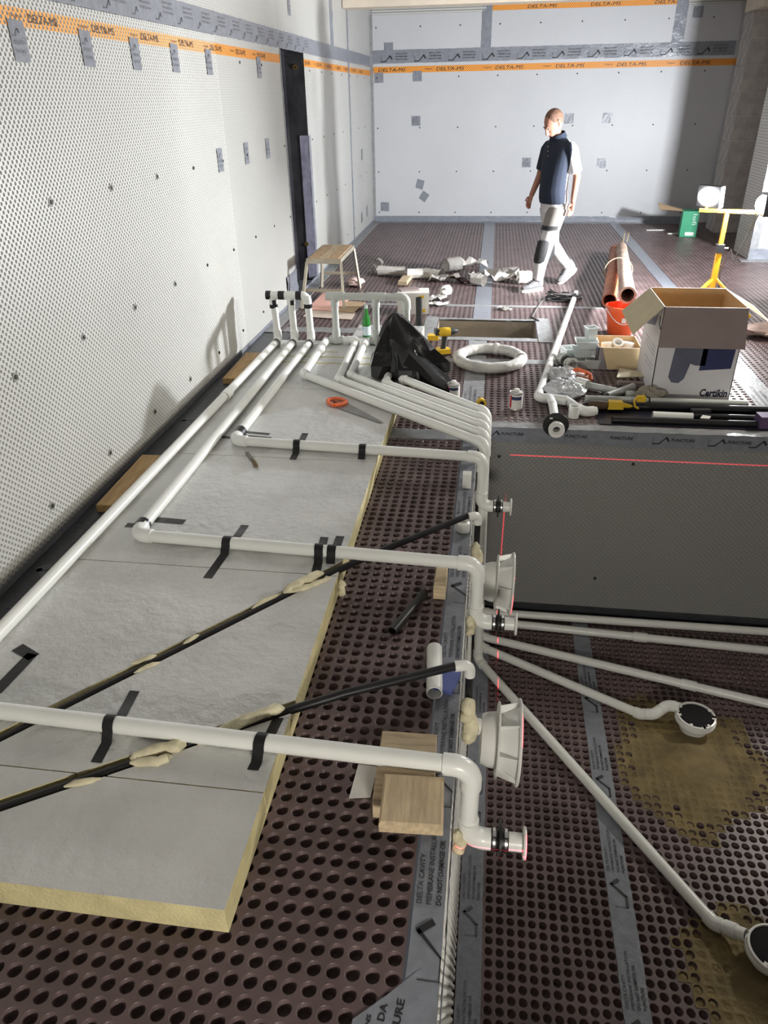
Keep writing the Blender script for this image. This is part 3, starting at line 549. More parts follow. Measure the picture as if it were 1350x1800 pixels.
B_ = thing('supply_pipe', 'middle long white pipe with taped elbow, feeding the second cross pipe', 'pipe', (-1.68, 4.4, BT), group='white supply pipes')
run(B_, [(-1.704, HY, HZ - .02), (-1.688, HY - .02, ZPI), (-1.672, 2.895, ZPI), (.012, 2.820, ZPI), (.012, 2.820, ZN + .015), (.07, 2.820, ZN + .015)]); nozzle(B_, (.012, 2.820, ZN + .015), .2105)
strap(B_, (-1.19, 2.875), .06, .22, .26, .042); strap(B_, (-.735, 2.855), -.08, .17, .17, .042); strap(B_, (-.672, 2.852), 0, .19, .06, .042); wrap(B_, (-1.676, 2.985, ZPI), (0, 1, 0), .045, PR * 1.2); flat(B_, (-1.66, 3.10), (-1.50, 3.09), .05); flat(B_, (-1.79, 3.03), (-1.70, 3.03), .04); wrap(B_, (-1.689, 6.12, ZPI), (0, 1, 0), .03, PR * 1.2)
C_ = thing('supply_pipe', 'shortest of the three long white pipes, turning into the cross pipe beside the chisel', 'pipe', (-1.55, 5.1, BT), group='white supply pipes')
run(C_, [(-1.556, HY, HZ + .0), (-1.540, HY - .02, ZPI), (-1.545, 4.055, ZPI), (.012, 3.965, ZPI), (.012, 3.965, ZN + .015), (.065, 3.965, ZN + .015)]); nozzle(C_, (.012, 3.965, ZN + .015), .2005)
strap(C_, (-1.13, 4.03), -.04, .25, .15, .042); strap(C_, (-.715, 4.005), 0, .10, .08, .042); wrap(C_, (-1.545, 4.17, ZPI), (0, 1, 0), .07, PR * 1.25); flat(C_, (-1.53, 4.26), (-1.37, 4.24), .03); flat(C_, (-1.53, 4.20), (-1.34, 4.18), .03); flat(C_, (-1.70, 4.17), (-1.60, 4.16), .035); wrap(C_, (-1.541, 6.12, ZPI), (0, 1, 0), .03, PR * 1.2); wrap(C_, (-1.556, HY, HZ - .085), (0, 0, 1), .035, PR * 1.22)
# left header: two tees and an end elbow on top of the three risers
hd = thing('pipe_header', 'short white header pipe bound with black tape, resting on three risers', 'pipe', (-1.7, HY, HZ))
for x in (-1.862, -1.704): MB().tube([(x - .052, HY, HZ), (x + .052, HY, HZ)], ER, 18).tube([(x, HY, HZ - .075), (x, HY, HZ)], ER, 18).build('tee', PVC, hd)
a, _t = arc((-1.556, HY, HZ), (1, 0, 0), (0, 0, -1), .05); MB().tube([(-1.63, HY, HZ)] + a + [(-1.556, HY, HZ - .085)], ER, 18).build('elbow', PVC, hd)
for x0, x1 in ((-1.92, -1.875), (-1.81, -1.755), (-1.655, -1.605)): MB().tube([(x0, HY, HZ), (x1, HY, HZ)], ER * 1.03, 18).build('tape_wrap', BTAPE, hd)
for x in (-1.845, -1.685): MB().box((x, HY - ER * .95, HZ - .055), (.03, .012, .04)).build('tape_patch', BTAPE, hd)
# right header with three risers and the tees at board level
h2 = thing('pipe_manifold', 'pale grey pipe manifold standing on the board like a goalpost', 'pipe', (-1.05, HY, BT)); TX = (-1.318, -.962, -.697); GM = PVCG
for i, x in enumerate(TX):
    MB().pipe((x, HY, ZPI + .03), (x, HY, HZ - .02 if i < 2 else HZ - .05), PR).build('riser', GM, h2)
    if i < 2: MB().tube([(x - .075, HY, HZ), (x + .085, HY, HZ)], ER, 18).tube([(x, HY, HZ - .085), (x, HY, HZ)], ER, 18).build('tee', GM, h2)
MB().pipe((TX[0] + .07, HY, HZ), (TX[1] - .07, HY, HZ), PR).build('header', GM, h2); MB().pipe((TX[1] + .07, HY, HZ), (TX[2] - .05, HY, HZ), PR).build('header', GM, h2)
a, _t = arc((TX[2], HY, HZ), (1, 0, 0), (0, 0, -1), .05); MB().tube([(TX[2] - .10, HY, HZ)] + a + [(TX[2], HY, HZ - .10)], ER, 18).build('elbow', GM, h2)
for x in TX: MB().tube([(x, HY, BT + .003), (x, HY, BT + .012), (x, HY, ZPI + .0), (x, HY, ZPI + .10)], [.022, ER, ER, ER], 18).tube([(x - .06, HY, ZPI + .006), (x + .06, HY, ZPI + .006)], ER * .99, 18).build('foot_tee', GM, h2)
# five suction pipes: from the manifold over the board, down the pool side, along the pool floor
ZD = ZP + .034
sx = [(-1.440, -1.400, 5.335, 4.155, 4.095), (-1.165, -1.105, 5.235, 4.290, 4.245), (-1.095, -1.030, 5.335, 4.420, 4.355), (-.800, -.735, 5.175, 4.545, 4.505), (-.62, -.625, 5.300, 4.675, 4.635)]
ends = [[(.060, 4.095), (1.237, 2.303), (1.30, 2.262), (1.352, 2.222)], [(.060, 4.245), (1.110, 3.682), (1.19, 3.66), (1.275, 3.72), (1.345, 3.68)], [(.060, 4.355), (2.6, 3.715)], [(.060, 4.545), (2.6, 4.405)], [(.060, 4.655), (2.6, 4.655)]]
SL = ('white pipe of the slanting bundle nearest the handsaw, feeding the nearer pool drain', 'second white pipe of the slanting bundle, running on to the drain ringed with sand', 'middle white pipe of the slanting bundle of five', 'fourth white pipe of the slanting bundle, its elbow showing at the black bag', 'fifth white pipe of the slanting bundle, furthest, emerging from under the black bag')
top_x = (-1.405, -1.14, -1.055, -.76, -.66)
for i in range(5):
    x0, xc, yc, ye, yf = sx[i]; s = thing('suction_pipe', SL[i], 'pipe', (xc, yc, BT), group='bundle of five suction pipes'); px_, py_ = ends[i][0]; Z = ZPI
    src = TX[0] if i < 2 else (TX[1] if i < 4 else TX[2]); p = [(src + (-.06 if (i in (0, 2)) else .06), HY, Z + .006), (top_x[i], HY, Z + .006), (xc, yc, Z), (.020, ye, Z), (px_ - .008, py_, ZD)] + [(a, b, ZD + (.0 if k == 0 else .03 * k)) for k, (a, b) in enumerate(ends[i][1:])]
    if i >= 2: p = p[:5] + [(a, b, ZD) for a, b in ends[i][1:]]
    if abs(p[0][0] - p[1][0]) < .07: p = p[1:]; p[0] = (p[0][0], HY - .03, p[0][2])
    run(s, p, m=PVC if i else PVC, R=.05, sock=.026)
    if i in (2, 3): d = Vector(ends[i][1]) - Vector(ends[i][0]); q = Vector(ends[i][0]) + d * ((1.463 - .045) / d.x if i == 2 else (1.219 - .045) / d.x); coupling(s, (q.x, q.y, ZD), (d.x, d.y, 0))
    if i in (0, 1): d = Vector((xc, yc, 0)) - Vector((top_x[i], HY, 0)); q = Vector((top_x[i], HY, Z)) + d * .30; coupling(s, q, d, L=.06)

# light niches on the pool side with their black cable conduits
def conduit(label, pts, yn, zn, xn, seed):
    t = thing('cable_conduit', label, 'conduit', (pts[0][0], pts[0][1], BT), group='black cable conduits let into the boards'); r = .0165; xe, ye = pts[-1]
    P3 = [(pts[0][0], pts[0][1], .085), (pts[1][0], pts[1][1], .093), (pts[1][0] + (xe - pts[1][0]) * .3, pts[1][1] + (ye - pts[1][1]) * .3, .112), (xe - .03, ye - .012, .118)]
    MB().tube(P3, r, 14).build('conduit', BLK, t); d = Vector((xe - pts[1][0], ye - pts[1][1], 0)).normalized()
    a, _ = arc((xe + .012, ye, .118), d, (0, 0, -1), .034); MB().tube([Vector((xe, ye, .118)) - d * .05] + a + [(xe + .012, ye, .06)], r * 1.28, 16).build('elbow', ABS, t)
    MB().tube([(xe + .012, ye, .075), (xe + .012, ye, zn + .10)], r * .96, 14).build('drop', BLK, t)
    a, _ = arc((xe + .012, ye, zn + .062), (0, 0, -1), (1, 0, 0), .03); MB().tube([(xe + .012, ye, zn + .11)] + a + [(xn - .135, ye, zn + .062)], r * 1.25, 16).build('elbow', ABS, t)
    return t
def foam(t, pts, r, seed):
    q = random.Random(seed); k = []
    for a, b in zip(pts[:-1], pts[1:]):
        for i in range(4): k.append(Vector(a).lerp(Vector(b), i / 4))
    k.append(Vector(pts[-1])); n = len(k); rs = [r * (.25 if i in (0, n - 1) else q.uniform(.75, 1.15)) for i in range(n)]; MB().tube([p + Vector((q.uniform(-.3, .3) * r, q.uniform(-.3, .3) * r, 0)) for p in k], rs, 10).build('foam_bead', GUN, t)
c1 = conduit('black cable conduit crossing under the nearest white pipe to the nearer light niche', ((-1.85, 1.074), (-.629, 1.867), (-.012, 2.160)), 2.14, -.25, .205, 1)
c2 = conduit('black cable conduit crossing the boards diagonally to the farther light niche', ((-1.83, 1.327), (-.660, 2.731), (-.012, 3.315)), 3.32, -.31, .20, 2)
foam(c1, [(-.86, 1.70, .107), (-.74, 1.80, .115), (-.65, 1.862, .112)], .020, 1); foam(c1, [(-.80, 1.745, .125), (-.70, 1.815, .128), (-.64, 1.845, .122)], .016, 2); foam(c1, [(-.90, 1.66, .108), (-.82, 1.73, .110)], .014, 3); foam(c1, [(-1.10, 1.565, .108), (-1.02, 1.615, .115), (-.94, 1.65, .108)], .024, 4); foam(c1, [(-1.09, 1.55, .11), (-1.0, 1.575, .108), (-.96, 1.60, .106)], .016, 5); foam(c1, [(-1.26, 1.445, .104), (-1.16, 1.485, .105)], .012, 6)
foam(c2, [(-.83, 2.545, .108), (-.76, 2.62, .120), (-.68, 2.705, .116)], .024, 7); foam(c2, [(-.80, 2.55, .106), (-.70, 2.63, .108), (-.645, 2.69, .10)], .015, 8); foam(c2, [(-.94, 2.42, .104), (-.84, 2.54, .106)], .014, 9); foam(c2, [(-.595, 2.675, .10), (-.592, 2.66, .06), (-.59, 2.64, .035)], .016, 10); foam(c2, [(-1.30, 2.02, .106), (-1.22, 2.08, .108)], .011, 11); foam(c2, [(-1.14, 2.16, .106), (-1.10, 2.22, .108)], .010, 12); foam(c2, [(-1.27, 1.975, .104), (-1.19, 2.045, .105)], .010, 13)
for t, y in ((c1, 2.115), (c2, 3.26)): foam(t, [(-.010, y, -.02), (.004, y - .01, -.10), (.012, y - .015, -.17), (.004, y - .02, -.22)], .030, int(y * 100))
for t, y in ((A, 1.625), (B_, 2.79)): foam(t, [(-.012, y - .01, ZN + .07), (-.004, y, ZN), (-.014, y - .005, ZN - .05)], .022, int(y * 10))
def niche(label, y, z, x, tilt):
    t = thing('light_niche', label, 'light niche', (x, y, z), group='underwater light niches'); t.rotation_euler = (0, tilt, 0); A = (1, 0, 0)
    MB().lathe([(.075, -.150), (.098, -.146), (.108, -.118), (.112, -.085)], (0, 0, 0), A, 36).build('back_housing', ABS, t, world=False); MB().lathe([(.108, -.086), (.150, -.085), (.153, -.081), (.150, -.077), (.108, -.076)], (0, 0, 0), A, 40).build('rear_flange', ABS, t, world=False)
    MB().lathe([(.108, -.078), (.128, -.040), (.148, -.006), (.168, -.005), (.172, .0), (.170, .006), (.155, .007), (.150, .0), (.128, -.036), (.105, -.08)], (0, 0, 0), A, 44).build('front_cone', ABS, t, world=False)
    MB().lathe([(.001, -.081), (.104, -.080)], (0, 0, 0), A, 30, False).build('inner_plate', ABS, t, world=False); MB().lathe([(.032, -.176), (.034, -.174), (.034, -.12), (.030, -.118)], (0, 0, .062), A, 20).build('cable_gland', ABS, t, world=False)
    for k in range(8):
        a = math.pi * (k + .5) / 4; c_, s_ = math.cos(a), math.sin(a); MB().add([(-.076, c_ * .108, s_ * .108), (-.006, c_ * .150, s_ * .150), (-.006, c_ * .166, s_ * .166), (-.076, c_ * .146, s_ * .146)] + [(-.076, c_ * .108 - s_ * .003, s_ * .108 + c_ * .003), (-.006, c_ * .150 - s_ * .003, s_ * .150 + c_ * .003), (-.006, c_ * .166 - s_ * .003, s_ * .166 + c_ * .003), (-.076, c_ * .146 - s_ * .003, s_ * .146 + c_ * .003)], [(0, 1, 2, 3), (7, 6, 5, 4), (0, 4, 5, 1), (1, 5, 6, 2), (2, 6, 7, 3), (3, 7, 4, 0)]).build('rib', ABS, t, False, world=False)
niche('white conical light niche beside the nearer white foam-sealed elbow, closer to the camera', 2.145, -.255, .205, .02); niche('white conical light niche above the second wall fitting, farther from the camera', 3.345, -.322, .200, .03)

# pool drains standing in sand mortar
def drain(label, x, y, rot):
    t = thing('pool_drain', label, 'drain', (x, y, ZP)); t.rotation_euler = (0, 0, rot)
    MB().lathe([(.085, .0), (.095, .05), (.108, .075), (.116, .078), (.118, .112), (.108, .114), (.105, .085)], n=36, caps=False).build('sump_body', ABS, t, world=False); MB().ring(.124, .106, .016, (0, 0, .072), n=36).build('rim', ABS, t, world=False)
    cv = MB().lathe([(.001, .108), (.06, .109), (.100, .107), (.106, .104)], n=22, caps=False); q = random.Random(5); cv.build('black_cover', mat('black_felt', (.006, .006, .008), .9, bump=.3, bscale=80), t, world=False)
    for k in range(9): a = q.uniform(0, 6.28); MB().box((math.cos(a) * .106, math.sin(a) * .106, .1125), (.026, .017, .003), a).build('tape_tab', PAPER, t, False, world=False)
drain('white round pool drain under black cover, ringed with sand in the middle of the pool', 1.435, 3.635, .3); drain('white round pool drain under black cover, nearest the camera at the pool side', 1.46, 2.165, 1.1)
def mortar(label, cx, cy, rx, ry, sd):
    q = random.Random(sd); ph = [q.uniform(0, 6.28) for _ in range(4)]; m = MB(); n = 16
    for i in range(int((cx - rx * 1.3) / PITCH), int((cx + rx * 1.3) / PITCH) + 1):
        for j in range(int((cy - ry * 1.3) / PITCH), int((cy + ry * 1.3) / PITCH) + 1):
            x, y = i * PITCH, j * PITCH; a = math.atan2((y - cy) / ry, (x - cx) / rx); d = math.hypot((x - cx) / rx, (y - cy) / ry) / (1 + .10 * math.sin(3 * a + ph[0]) + .07 * math.sin(5 * a + ph[1]) + .05 * math.sin(8 * a + ph[2])) + q.uniform(-.04, .04)
            if d > 1.08: continue
            z = ZP + .0022; th = [2 * math.pi * k / n for k in range(n)]; bo = []
            for t in th: k = PITCH / 2 / max(abs(math.cos(t)), abs(math.sin(t))); bo.append((x + k * math.cos(t), y + k * math.sin(t), z))
            if d > .80 and not (d < .95 and q.random() < .35):
                ri = [(x + .0215 * math.cos(t), y + .0215 * math.sin(t), z) for t in th]; m.loft([bo, ri], False); m.loft([bo, [(p[0], p[1], ZP - .001) for p in bo]], False)
                if q.random() < .75: zz = ZP - q.uniform(.004, .014); m.loft([[(x + .0185 * math.cos(t), y + .0185 * math.sin(t), zz) for t in th], [(x + .001 * math.cos(t), y + .001 * math.sin(t), zz + .003) for t in th]], False)
            else:
                hh = .004 + .02 * max(0, 1 - d * 1.3); dp = q.uniform(.0005, .0045); ri = [(x + .0212 * math.cos(t), y + .0212 * math.sin(t), z) for t in th]; rj = [(x + .0185 * math.cos(t), y + .0185 * math.sin(t), z - dp) for t in th]; ctr = [(x + .001 * math.cos(t), y + .001 * math.sin(t), z - dp + q.uniform(-.001, .004)) for t in th]; m.loft([bo, ri, rj, ctr], False)
    b = MB(); b.mat(0)
    o = m.build('sand_mortar', MORTAR, None, True, 60, world=False); setp(o, label, 'mortar', 'sand mortar round the drains', 'stuff')
    mm = MB(); mm.grid(26, 26, lambda u, v: (cx + (u - .5) * rx * 1.1, cy + (v - .5) * ry * 1.1, ZP - .008 + max(-.004, .055 * (1 - min(1, math.hypot(u - .5, v - .5) * 2.0)) * (1 + .35 * math.sin(9 * u + sd) * math.sin(11 * v))))); mm.build('sand_mound', MORTAR, o, True, 60, world=False)
mortar('damp yellow sand mortar spread over the studs round the middle drain', 1.36, 3.36, .44, .48, 3); mortar('damp yellow sand mortar spread over the studs round the nearest drain', 1.42, 2.02, .37, .36, 8)

# ================================================================== THINGS LYING ABOUT
def solo(name, mb, m, label, cat, loc=(0, 0, 0), rotz=0., group=None, smooth=True, ang=38):
    return setp(obj(name, mb.mesh(name, m, smooth, ang), None, loc, (0, 0, rotz)), label, cat, group)
# timber
def timber(mb, c, d, rz=0, e=.004):
    x, y, z = (k / 2 for k in d); sec = []
    for s, zz in ((1 - e / x, -z), (1, -z + e), (1, z - e), (1 - e / x, z)): sec.append([(c[0] + (px * x * s) * math.cos(rz) - (py * y * (1 - (1 - s) * x / y)) * math.sin(rz), c[1] + (px * x * s) * math.sin(rz) + (py * y * (1 - (1 - s) * x / y)) * math.cos(rz), c[2] + zz) for px, py in ((-1, -1), (1, -1), (1, 1), (-1, 1))])
    return mb.loft(sec)
solo('timber_block', timber(MB(), (0, 0, .0475), (.190, .285, .093)), WOOD, 'pale sawn timber block lying flat beside the pool edge, mostly under the other block', 'timber', (-.190, 1.672, 0), .03, 'timber blocks', ang=30)
solo('timber_block', timber(MB(), (0, 0, .0), (.19, .185, .048), e=.007), WOODX, 'pale sawn timber offcut on top of the other block, rounded edge towards camera', 'timber', (-.152, 1.502, .119), .05, 'timber blocks', ang=30)
solo('plank', timber(MB(), (0, 0, .0), (.20, .66, .05)), PINE, 'orange pine plank beside the wall under the long pipe, nearer the camera', 'plank', (-2.022, 3.645, .026), .03, 'pine planks by the wall', ang=30); solo('plank', timber(MB(), (0, 0, .0), (.19, .68, .05)), PINE, 'orange pine plank beside the wall near the pipe risers', 'plank', (-2.008, 5.77, .026), .02, 'pine planks by the wall', ang=30)
solo('wood_offcut', timber(MB(), (0, 0, 0), (.055, .16, .075)), WOOD, 'small wood offcut on end against the lip tape below the second cross pipe', 'timber', (-.155, 2.79, .0395), 0, ang=30)
solo('wood_batten', timber(MB(), (0, 0, 0), (.11, .40, .05)), WOOD, 'short wooden batten lying among the white pipe scraps', 'timber', (-1.045, 9.22, .027), -.06, ang=30)
# offcuts of pipe and card
solo('conduit_offcut', MB().pipe((-.335, 2.437, .023), (-.225, 2.725, .023), .020), BLK, 'short black conduit offcut lying on the brown studs', 'conduit'); solo('pipe_offcut', MB().pipe((-.128, 2.075, .034), (-.148, 2.335, .034), .031), PVC, 'short white pipe offcut lying under the nearer black conduit', 'pipe')
solo('blue_packet', MB().box((0, 0, .012), (.075, .12, .018)), BLUEP, 'small blue packet beside the white pipe offcut', 'packet', (-.085, 2.17, .001), -.25); solo('paper_slip', MB().add([(-.035, -.07, .004), (.035, -.06, .006), (.04, .07, .004), (-.028, .075, .002)], [(0, 1, 2, 3)]).add([(-.035, -.07, .002), (.035, -.06, .004), (.04, .07, .002), (-.028, .075, .0)], [(3, 2, 1, 0)]), PAPER, 'white slip of card on the brown studs beside the timber blocks', 'card', (-.335, 1.66, .0))
solo('pipe_stub', MB().lathe([(.034, 0), (.036, .004), (.036, .05), (.026, .06), (.022, .012)], n=16), PVC, 'tiny white pipe stub on the lip tape below the third cross pipe', 'pipe', (-.075, 3.33, .006)); solo('pipe_bracket', MB().box((0, 0, .045), (.05, .05, .09)), PVC, 'small white block on the lip under the third elbow', 'bracket', (-.075, 3.83, .006))
# handsaw
t = thing('handsaw', 'handsaw with orange handle and grey tapering blade on the foil board', 'saw', (-1.02, 4.80, BT), math.radians(-41))
MB().add([(.0, -.055, .004), (.47, -.012, .004), (.47, .012, .004), (.0, .06, .004), (.0, -.055, .0055), (.47, -.012, .0055), (.47, .012, .0055), (.0, .06, .0055)], [(3, 2, 1, 0), (4, 5, 6, 7), (0, 1, 5, 4), (1, 2, 6, 5), (2, 3, 7, 6), (3, 0, 4, 7)]).build('blade', mat('saw_steel', (.35, .35, .34), .35, metal=.9, var=.15), t, False, world=False)
MB().tube([(.02, -.052, .014), (-.02, -.056, .015), (-.06, -.05, .016), (-.088, -.03, .017), (-.092, .0, .017), (-.075, .035, .017), (-.04, .056, .016), (.0, .060, .015), (.025, .05, .014), (.034, .0, .014), (.02, -.052, .014)], .0135, 10).build('handle', ORG, t, world=False); MB().box((-.03, .02, .010), (.06, .05, .012)).build('handle_web', mat('rust_plastic', (.30, .09, .05), .5, var=.2), t, world=False)
t = thing('chisel', 'old chisel with wooden handle on the foil board below the third pipe', 'chisel', (-1.37, 3.85, BT), math.radians(-58)); MB().tube([(.015, 0, .013), (.05, 0, .014), (.10, 0, .014), (.118, 0, .013)], [.009, .0125, .0135, .009], 12).build('handle', mat('dark_wood', (.17, .12, .06), .6, var=.3), t, world=False); MB().box((-.05, 0, .008), (.12, .022, .004)).build('blade', mat('dull_steel', (.22, .21, .19), .45, metal=.8, var=.3), t, world=False)
# green bottle
t = thing('bottle', 'green glass bottle with blue and white label standing by the manifold', 'bottle', (-1.088, 6.49, BT)); MB().lathe([(.030, .001), (.036, .005), (.037, .14), (.033, .165), (.017, .21), (.0135, .245), (.0135, .262), (.015, .264), (.015, .275), (.010, .276)], n=24).build('glass', GLASSG, t, world=False); MB().lathe([(.0377, .02), (.0377, .10)], n=24, caps=False).build('label', mat('pale_blue_label', (.42, .60, .68), .5, col2=(.75, .78, .78), vscale=25), t, world=False); MB().lathe([(.0158, .255), (.0165, .257), (.0165, .284), (.014, .285)], n=16).build('cap', mat('silver_cap', (.6, .65, .62), .35, metal=.6), t, world=False)
# black bin bag slumped over the pipes
q = random.Random(11); ring_n = 22; secs = []; prof = [(.002, .38, .24), (.03, .40, .27), (.10, .37, .25), (.20, .30, .20), (.30, .215, .15), (.38, .14, .10), (.43, .075, .05), (.455, .03, .02), (.462, .006, .005)]
for k, (z, rx, ry) in enumerate(prof):
    row = []
    for j in range(ring_n):
        a = 2 * math.pi * j / ring_n; w = 1 + .16 * math.sin(5 * a + k * .5) * min(1, k / 2 + .3) + q.uniform(-.06, .06) + .09 * math.sin(9 * a + k); row.append((rx * w * math.cos(a) * (.62 if math.cos(a) < 0 else .85) - .06 * z / .46 + .02, ry * w * math.sin(a), z))
    secs.append(row)
bag = solo('bin_bag', MB().loft(secs), BAG, 'crumpled black plastic bin bag slumped over the pipes on the board', 'bag', (-.675, 5.56, BT + .0), -.12, ang=24)
q = random.Random(4); secs = []
for k, (x, z, w, h) in enumerate(((-.02, .12, .17, .22), (.10, .08, .16, .17), (.22, .03, .14, .12), (.32, -.02, .11, .09), (.40, -.055, .08, .065), (.455, -.075, .05, .04), (.48, -.085, .015, .015))):
    secs.append([(x + q.uniform(-.02, .02), -.06 - x * .28 + w * math.cos(a) * (1 + q.uniform(-.22, .22)), z + .02 + h * math.sin(a) * (1 + q.uniform(-.25, .25))) for a in [2 * math.pi * j / 13 for j in range(13)]])
obj('loose_tail', MB().loft(secs).mesh('loose_tail', BAG, True, 18), bag)
# tins and tape measure
def tin(label, x, y, h, r=.047):
    t = thing('solvent_tin', label, 'tin', (x, y, 0), -.4, 'round tins'); MB().lathe([(r, .001), (r + .001, .004), (r, .007), (r, h - .012), (r + .0012, h - .008), (r, h - .004), (r * .94, h - .006), (r * .6, h), (r * .45, h + .003)], n=26).build('can', mat('tin_plate', (.55, .54, .51), .35, metal=.55, var=.1), t, world=False); MB().lathe([(r + .0006, .012), (r + .0006, h - .018)], n=26, caps=False).build('paper_label', PAPER, t, world=False); MB().lathe([(r * .42, h), (r * .42, h + .016), (r * .36, h + .018)], n=18).build('screw_cap', ABS, t, world=False)
    bl = MB(); pr = MB()
    for a0, a1, z0, z1, m_ in ((-2.3, -.3, h * .60, h * .78, bl), (-2.35, -1.9, h * .15, h * .82, pr)):
        k = 8; m_.add([((r + .0012) * math.cos(a0 + (a1 - a0) * i / k), (r + .0012) * math.sin(a0 + (a1 - a0) * i / k), zz) for i in range(k + 1) for zz in (z0, z1)], [(2 * i, 2 * i + 2, 2 * i + 3, 2 * i + 1) for i in range(k)])
    bl.build('blue_print', NAVY, t, world=False); pr.build('red_print', mat('red_print', (.5, .05, .06), .5, var=.1), t, world=False)
tin('white-labelled solvent tin standing alone on the studs near the pool lip', .228, 5.11, .135); tin('solvent tin half hidden behind the pipe bundle and bag', -.235, 5.30, .115)
t = thing('tape_measure', 'small yellow tape measure on the studs at the pool corner', 'tape measure', (-.022, 5.11, 0), .3); MB().tube([(0, -.022, .036), (0, -.020, .036), (0, .020, .036), (0, .022, .036)], [.030, .034, .034, .030], 18).build('case', YELT, t, world=False); MB().box((0, 0, .006), (.060, .042, .012)).build('grip', DKG, t, world=False); MB().lathe([(.018, .0), (.017, .002)], (0, -.022, .038), (0, -1, 0), 16).build('label', DKG, t, world=False)
# cordless drill standing upright on its battery
def drill(name, label, loc, rz, lay=False):
    t = thing(name, label, 'drill', loc, rz)
    if lay: t.rotation_euler = (math.radians(90), 0, rz)
    MB().box((0, 0, .028), (.12, .085, .05), taper=.94).build('battery', YELT, t, world=False); MB().box((0, 0, .006), (.126, .09, .012)).build('battery_base', DKG, t, world=False); MB().tube([(.0, 0, .05), (.005, 0, .10), (.012, 0, .165)], [.022, .019, .023], 12, sq=1.25).build('grip', DKG, t, world=False)
    MB().lathe([(.030, -.05), (.038, -.04), (.040, .02), (.034, .06)], (.0, 0, .200), (1, 0, 0), 18).build('motor_body', YELT, t, world=False); MB().lathe([(.034, .058), (.030, .085), (.022, .11), (.012, .13)], (0, 0, .200), (1, 0, 0), 16).build('chuck', DKG, t, world=False); MB().box((-.06, 0, .205), (.035, .06, .05)).build('rear_cap', DKG, t, world=False); return t
d1 = drill('cordless_drill', 'yellow and black cordless drill standing upright beside the sump opening', (-.385, 6.36, 0), math.radians(20)); solo('yellow_box', MB().box((0, 0, .045), (.10, .07, .045)), YELT, 'small yellow plastic box behind the upright drill at the sump edge', 'box', (-.50, 6.73, .0))
# coil of wrapped pipe
t = thing('pipe_coil', 'ring-shaped coil of pale film-wrapped pipe on the studs', 'coil', (.028, 6.14, 0)); n = 72; R0 = .264; secs = []
for k in range(n):
    a = 2 * math.pi * k / n; rr = .044 * (1 + .05 * math.sin(a * 9) + .03 * math.sin(a * 23 + 1)); c = Vector((R0 * math.cos(a), R0 * math.sin(a), .047)); e = Vector((math.cos(a), math.sin(a), 0)); secs.append([c + e * rr * 1.12 * math.cos(b) + Vector((0, 0, rr * math.sin(b))) for b in [2 * math.pi * j / 16 for j in range(16)]])
secs.append(secs[0]); MB().loft(secs, False).build('wrapped_coil', mat('milky_wrap', (.62, .61, .58), .34, var=.16, vscale=12, bump=.6, bscale=26, dist=.008), t, True, 60, world=False)
for a in (.05, 1.35): MB().lathe([(.049, -.02), (.052, -.016), (.052, .016), (.049, .02)], (R0 * math.cos(a), R0 * math.sin(a), .047), (-math.sin(a), math.cos(a), 0), 16, False).build('tape_band', PAPER, t, world=False)
# upright black conduit stub and white box behind the manifold
solo('conduit_stub', MB().pipe((0, 0, .001), (-.012, .03, .36), .030), BLK, 'upright black pipe stub rising behind the bin bag', 'pipe', (-.645, 6.90, 0))
t = thing('white_box', 'small white cardboard box with yellow marking behind the manifold', 'box', (-.80, 7.82, 0), .1); MB().box((0, 0, .11), (.33, .24, .218)).build('carton', PAPER, t, False, world=False); MB().box((.085, -.1215, .115), (.10, .002, .19)).build('label', mat('pale_label', (.74, .74, .66), .5, var=.05), t, False, world=False); MB().box((.085, -.1232, .04), (.08, .002, .035)).build('yellow_mark', YELT, t, False, world=False); MB().box((.085, -.1232, .18), (.05, .002, .03)).build('yellow_mark', YELT, t, False, world=False); MB().box((-.05, .02, .228), (.2, .12, .016), .3).build('loose_flap', CARDD, t, False, world=False)
# step stool (hop-up)
t = thing('step_stool', 'folding metal step stool with wooden plank top by the dark recess', 'stool', (-1.79, 8.43, 0)); al = mat('dusty_aluminium', (.55, .50, .40), .45, metal=.5, var=.15)
for k in range(3): MB().box((-.113 + .113 * k, 0, .492), (.104, .82, .018)).build('plank', WOODX if k % 2 else mat('stool_wood', (.58, .40, .24), .7, var=.25, stretch=(9, 1, 9)), t, False, world=False)
for sy in (-1, 1): MB().bar((-.19, .41 * sy, .470), (.19, .41 * sy, .470), .03, .05).build('end_rail', al, t, False, world=False)
for sx_ in (-1, 1): MB().bar((sx_ * .178, -.42, .472), (sx_ * .178, .42, .472), .02, .045).build('side_rail', al, t, False, world=False)
for sy in (-1, 1):
    for sx_ in (-1, 1): MB().bar((sx_ * .185, .40 * sy, .46), (sx_ * .235, .52 * sy - .06, .001), .03, .022).build('leg', al, t, False, world=False)
    MB().bar((-.215, .455 * sy, .17), (.215, .455 * sy, .17), .02, .03).build('stretcher', al, t, False, world=False)
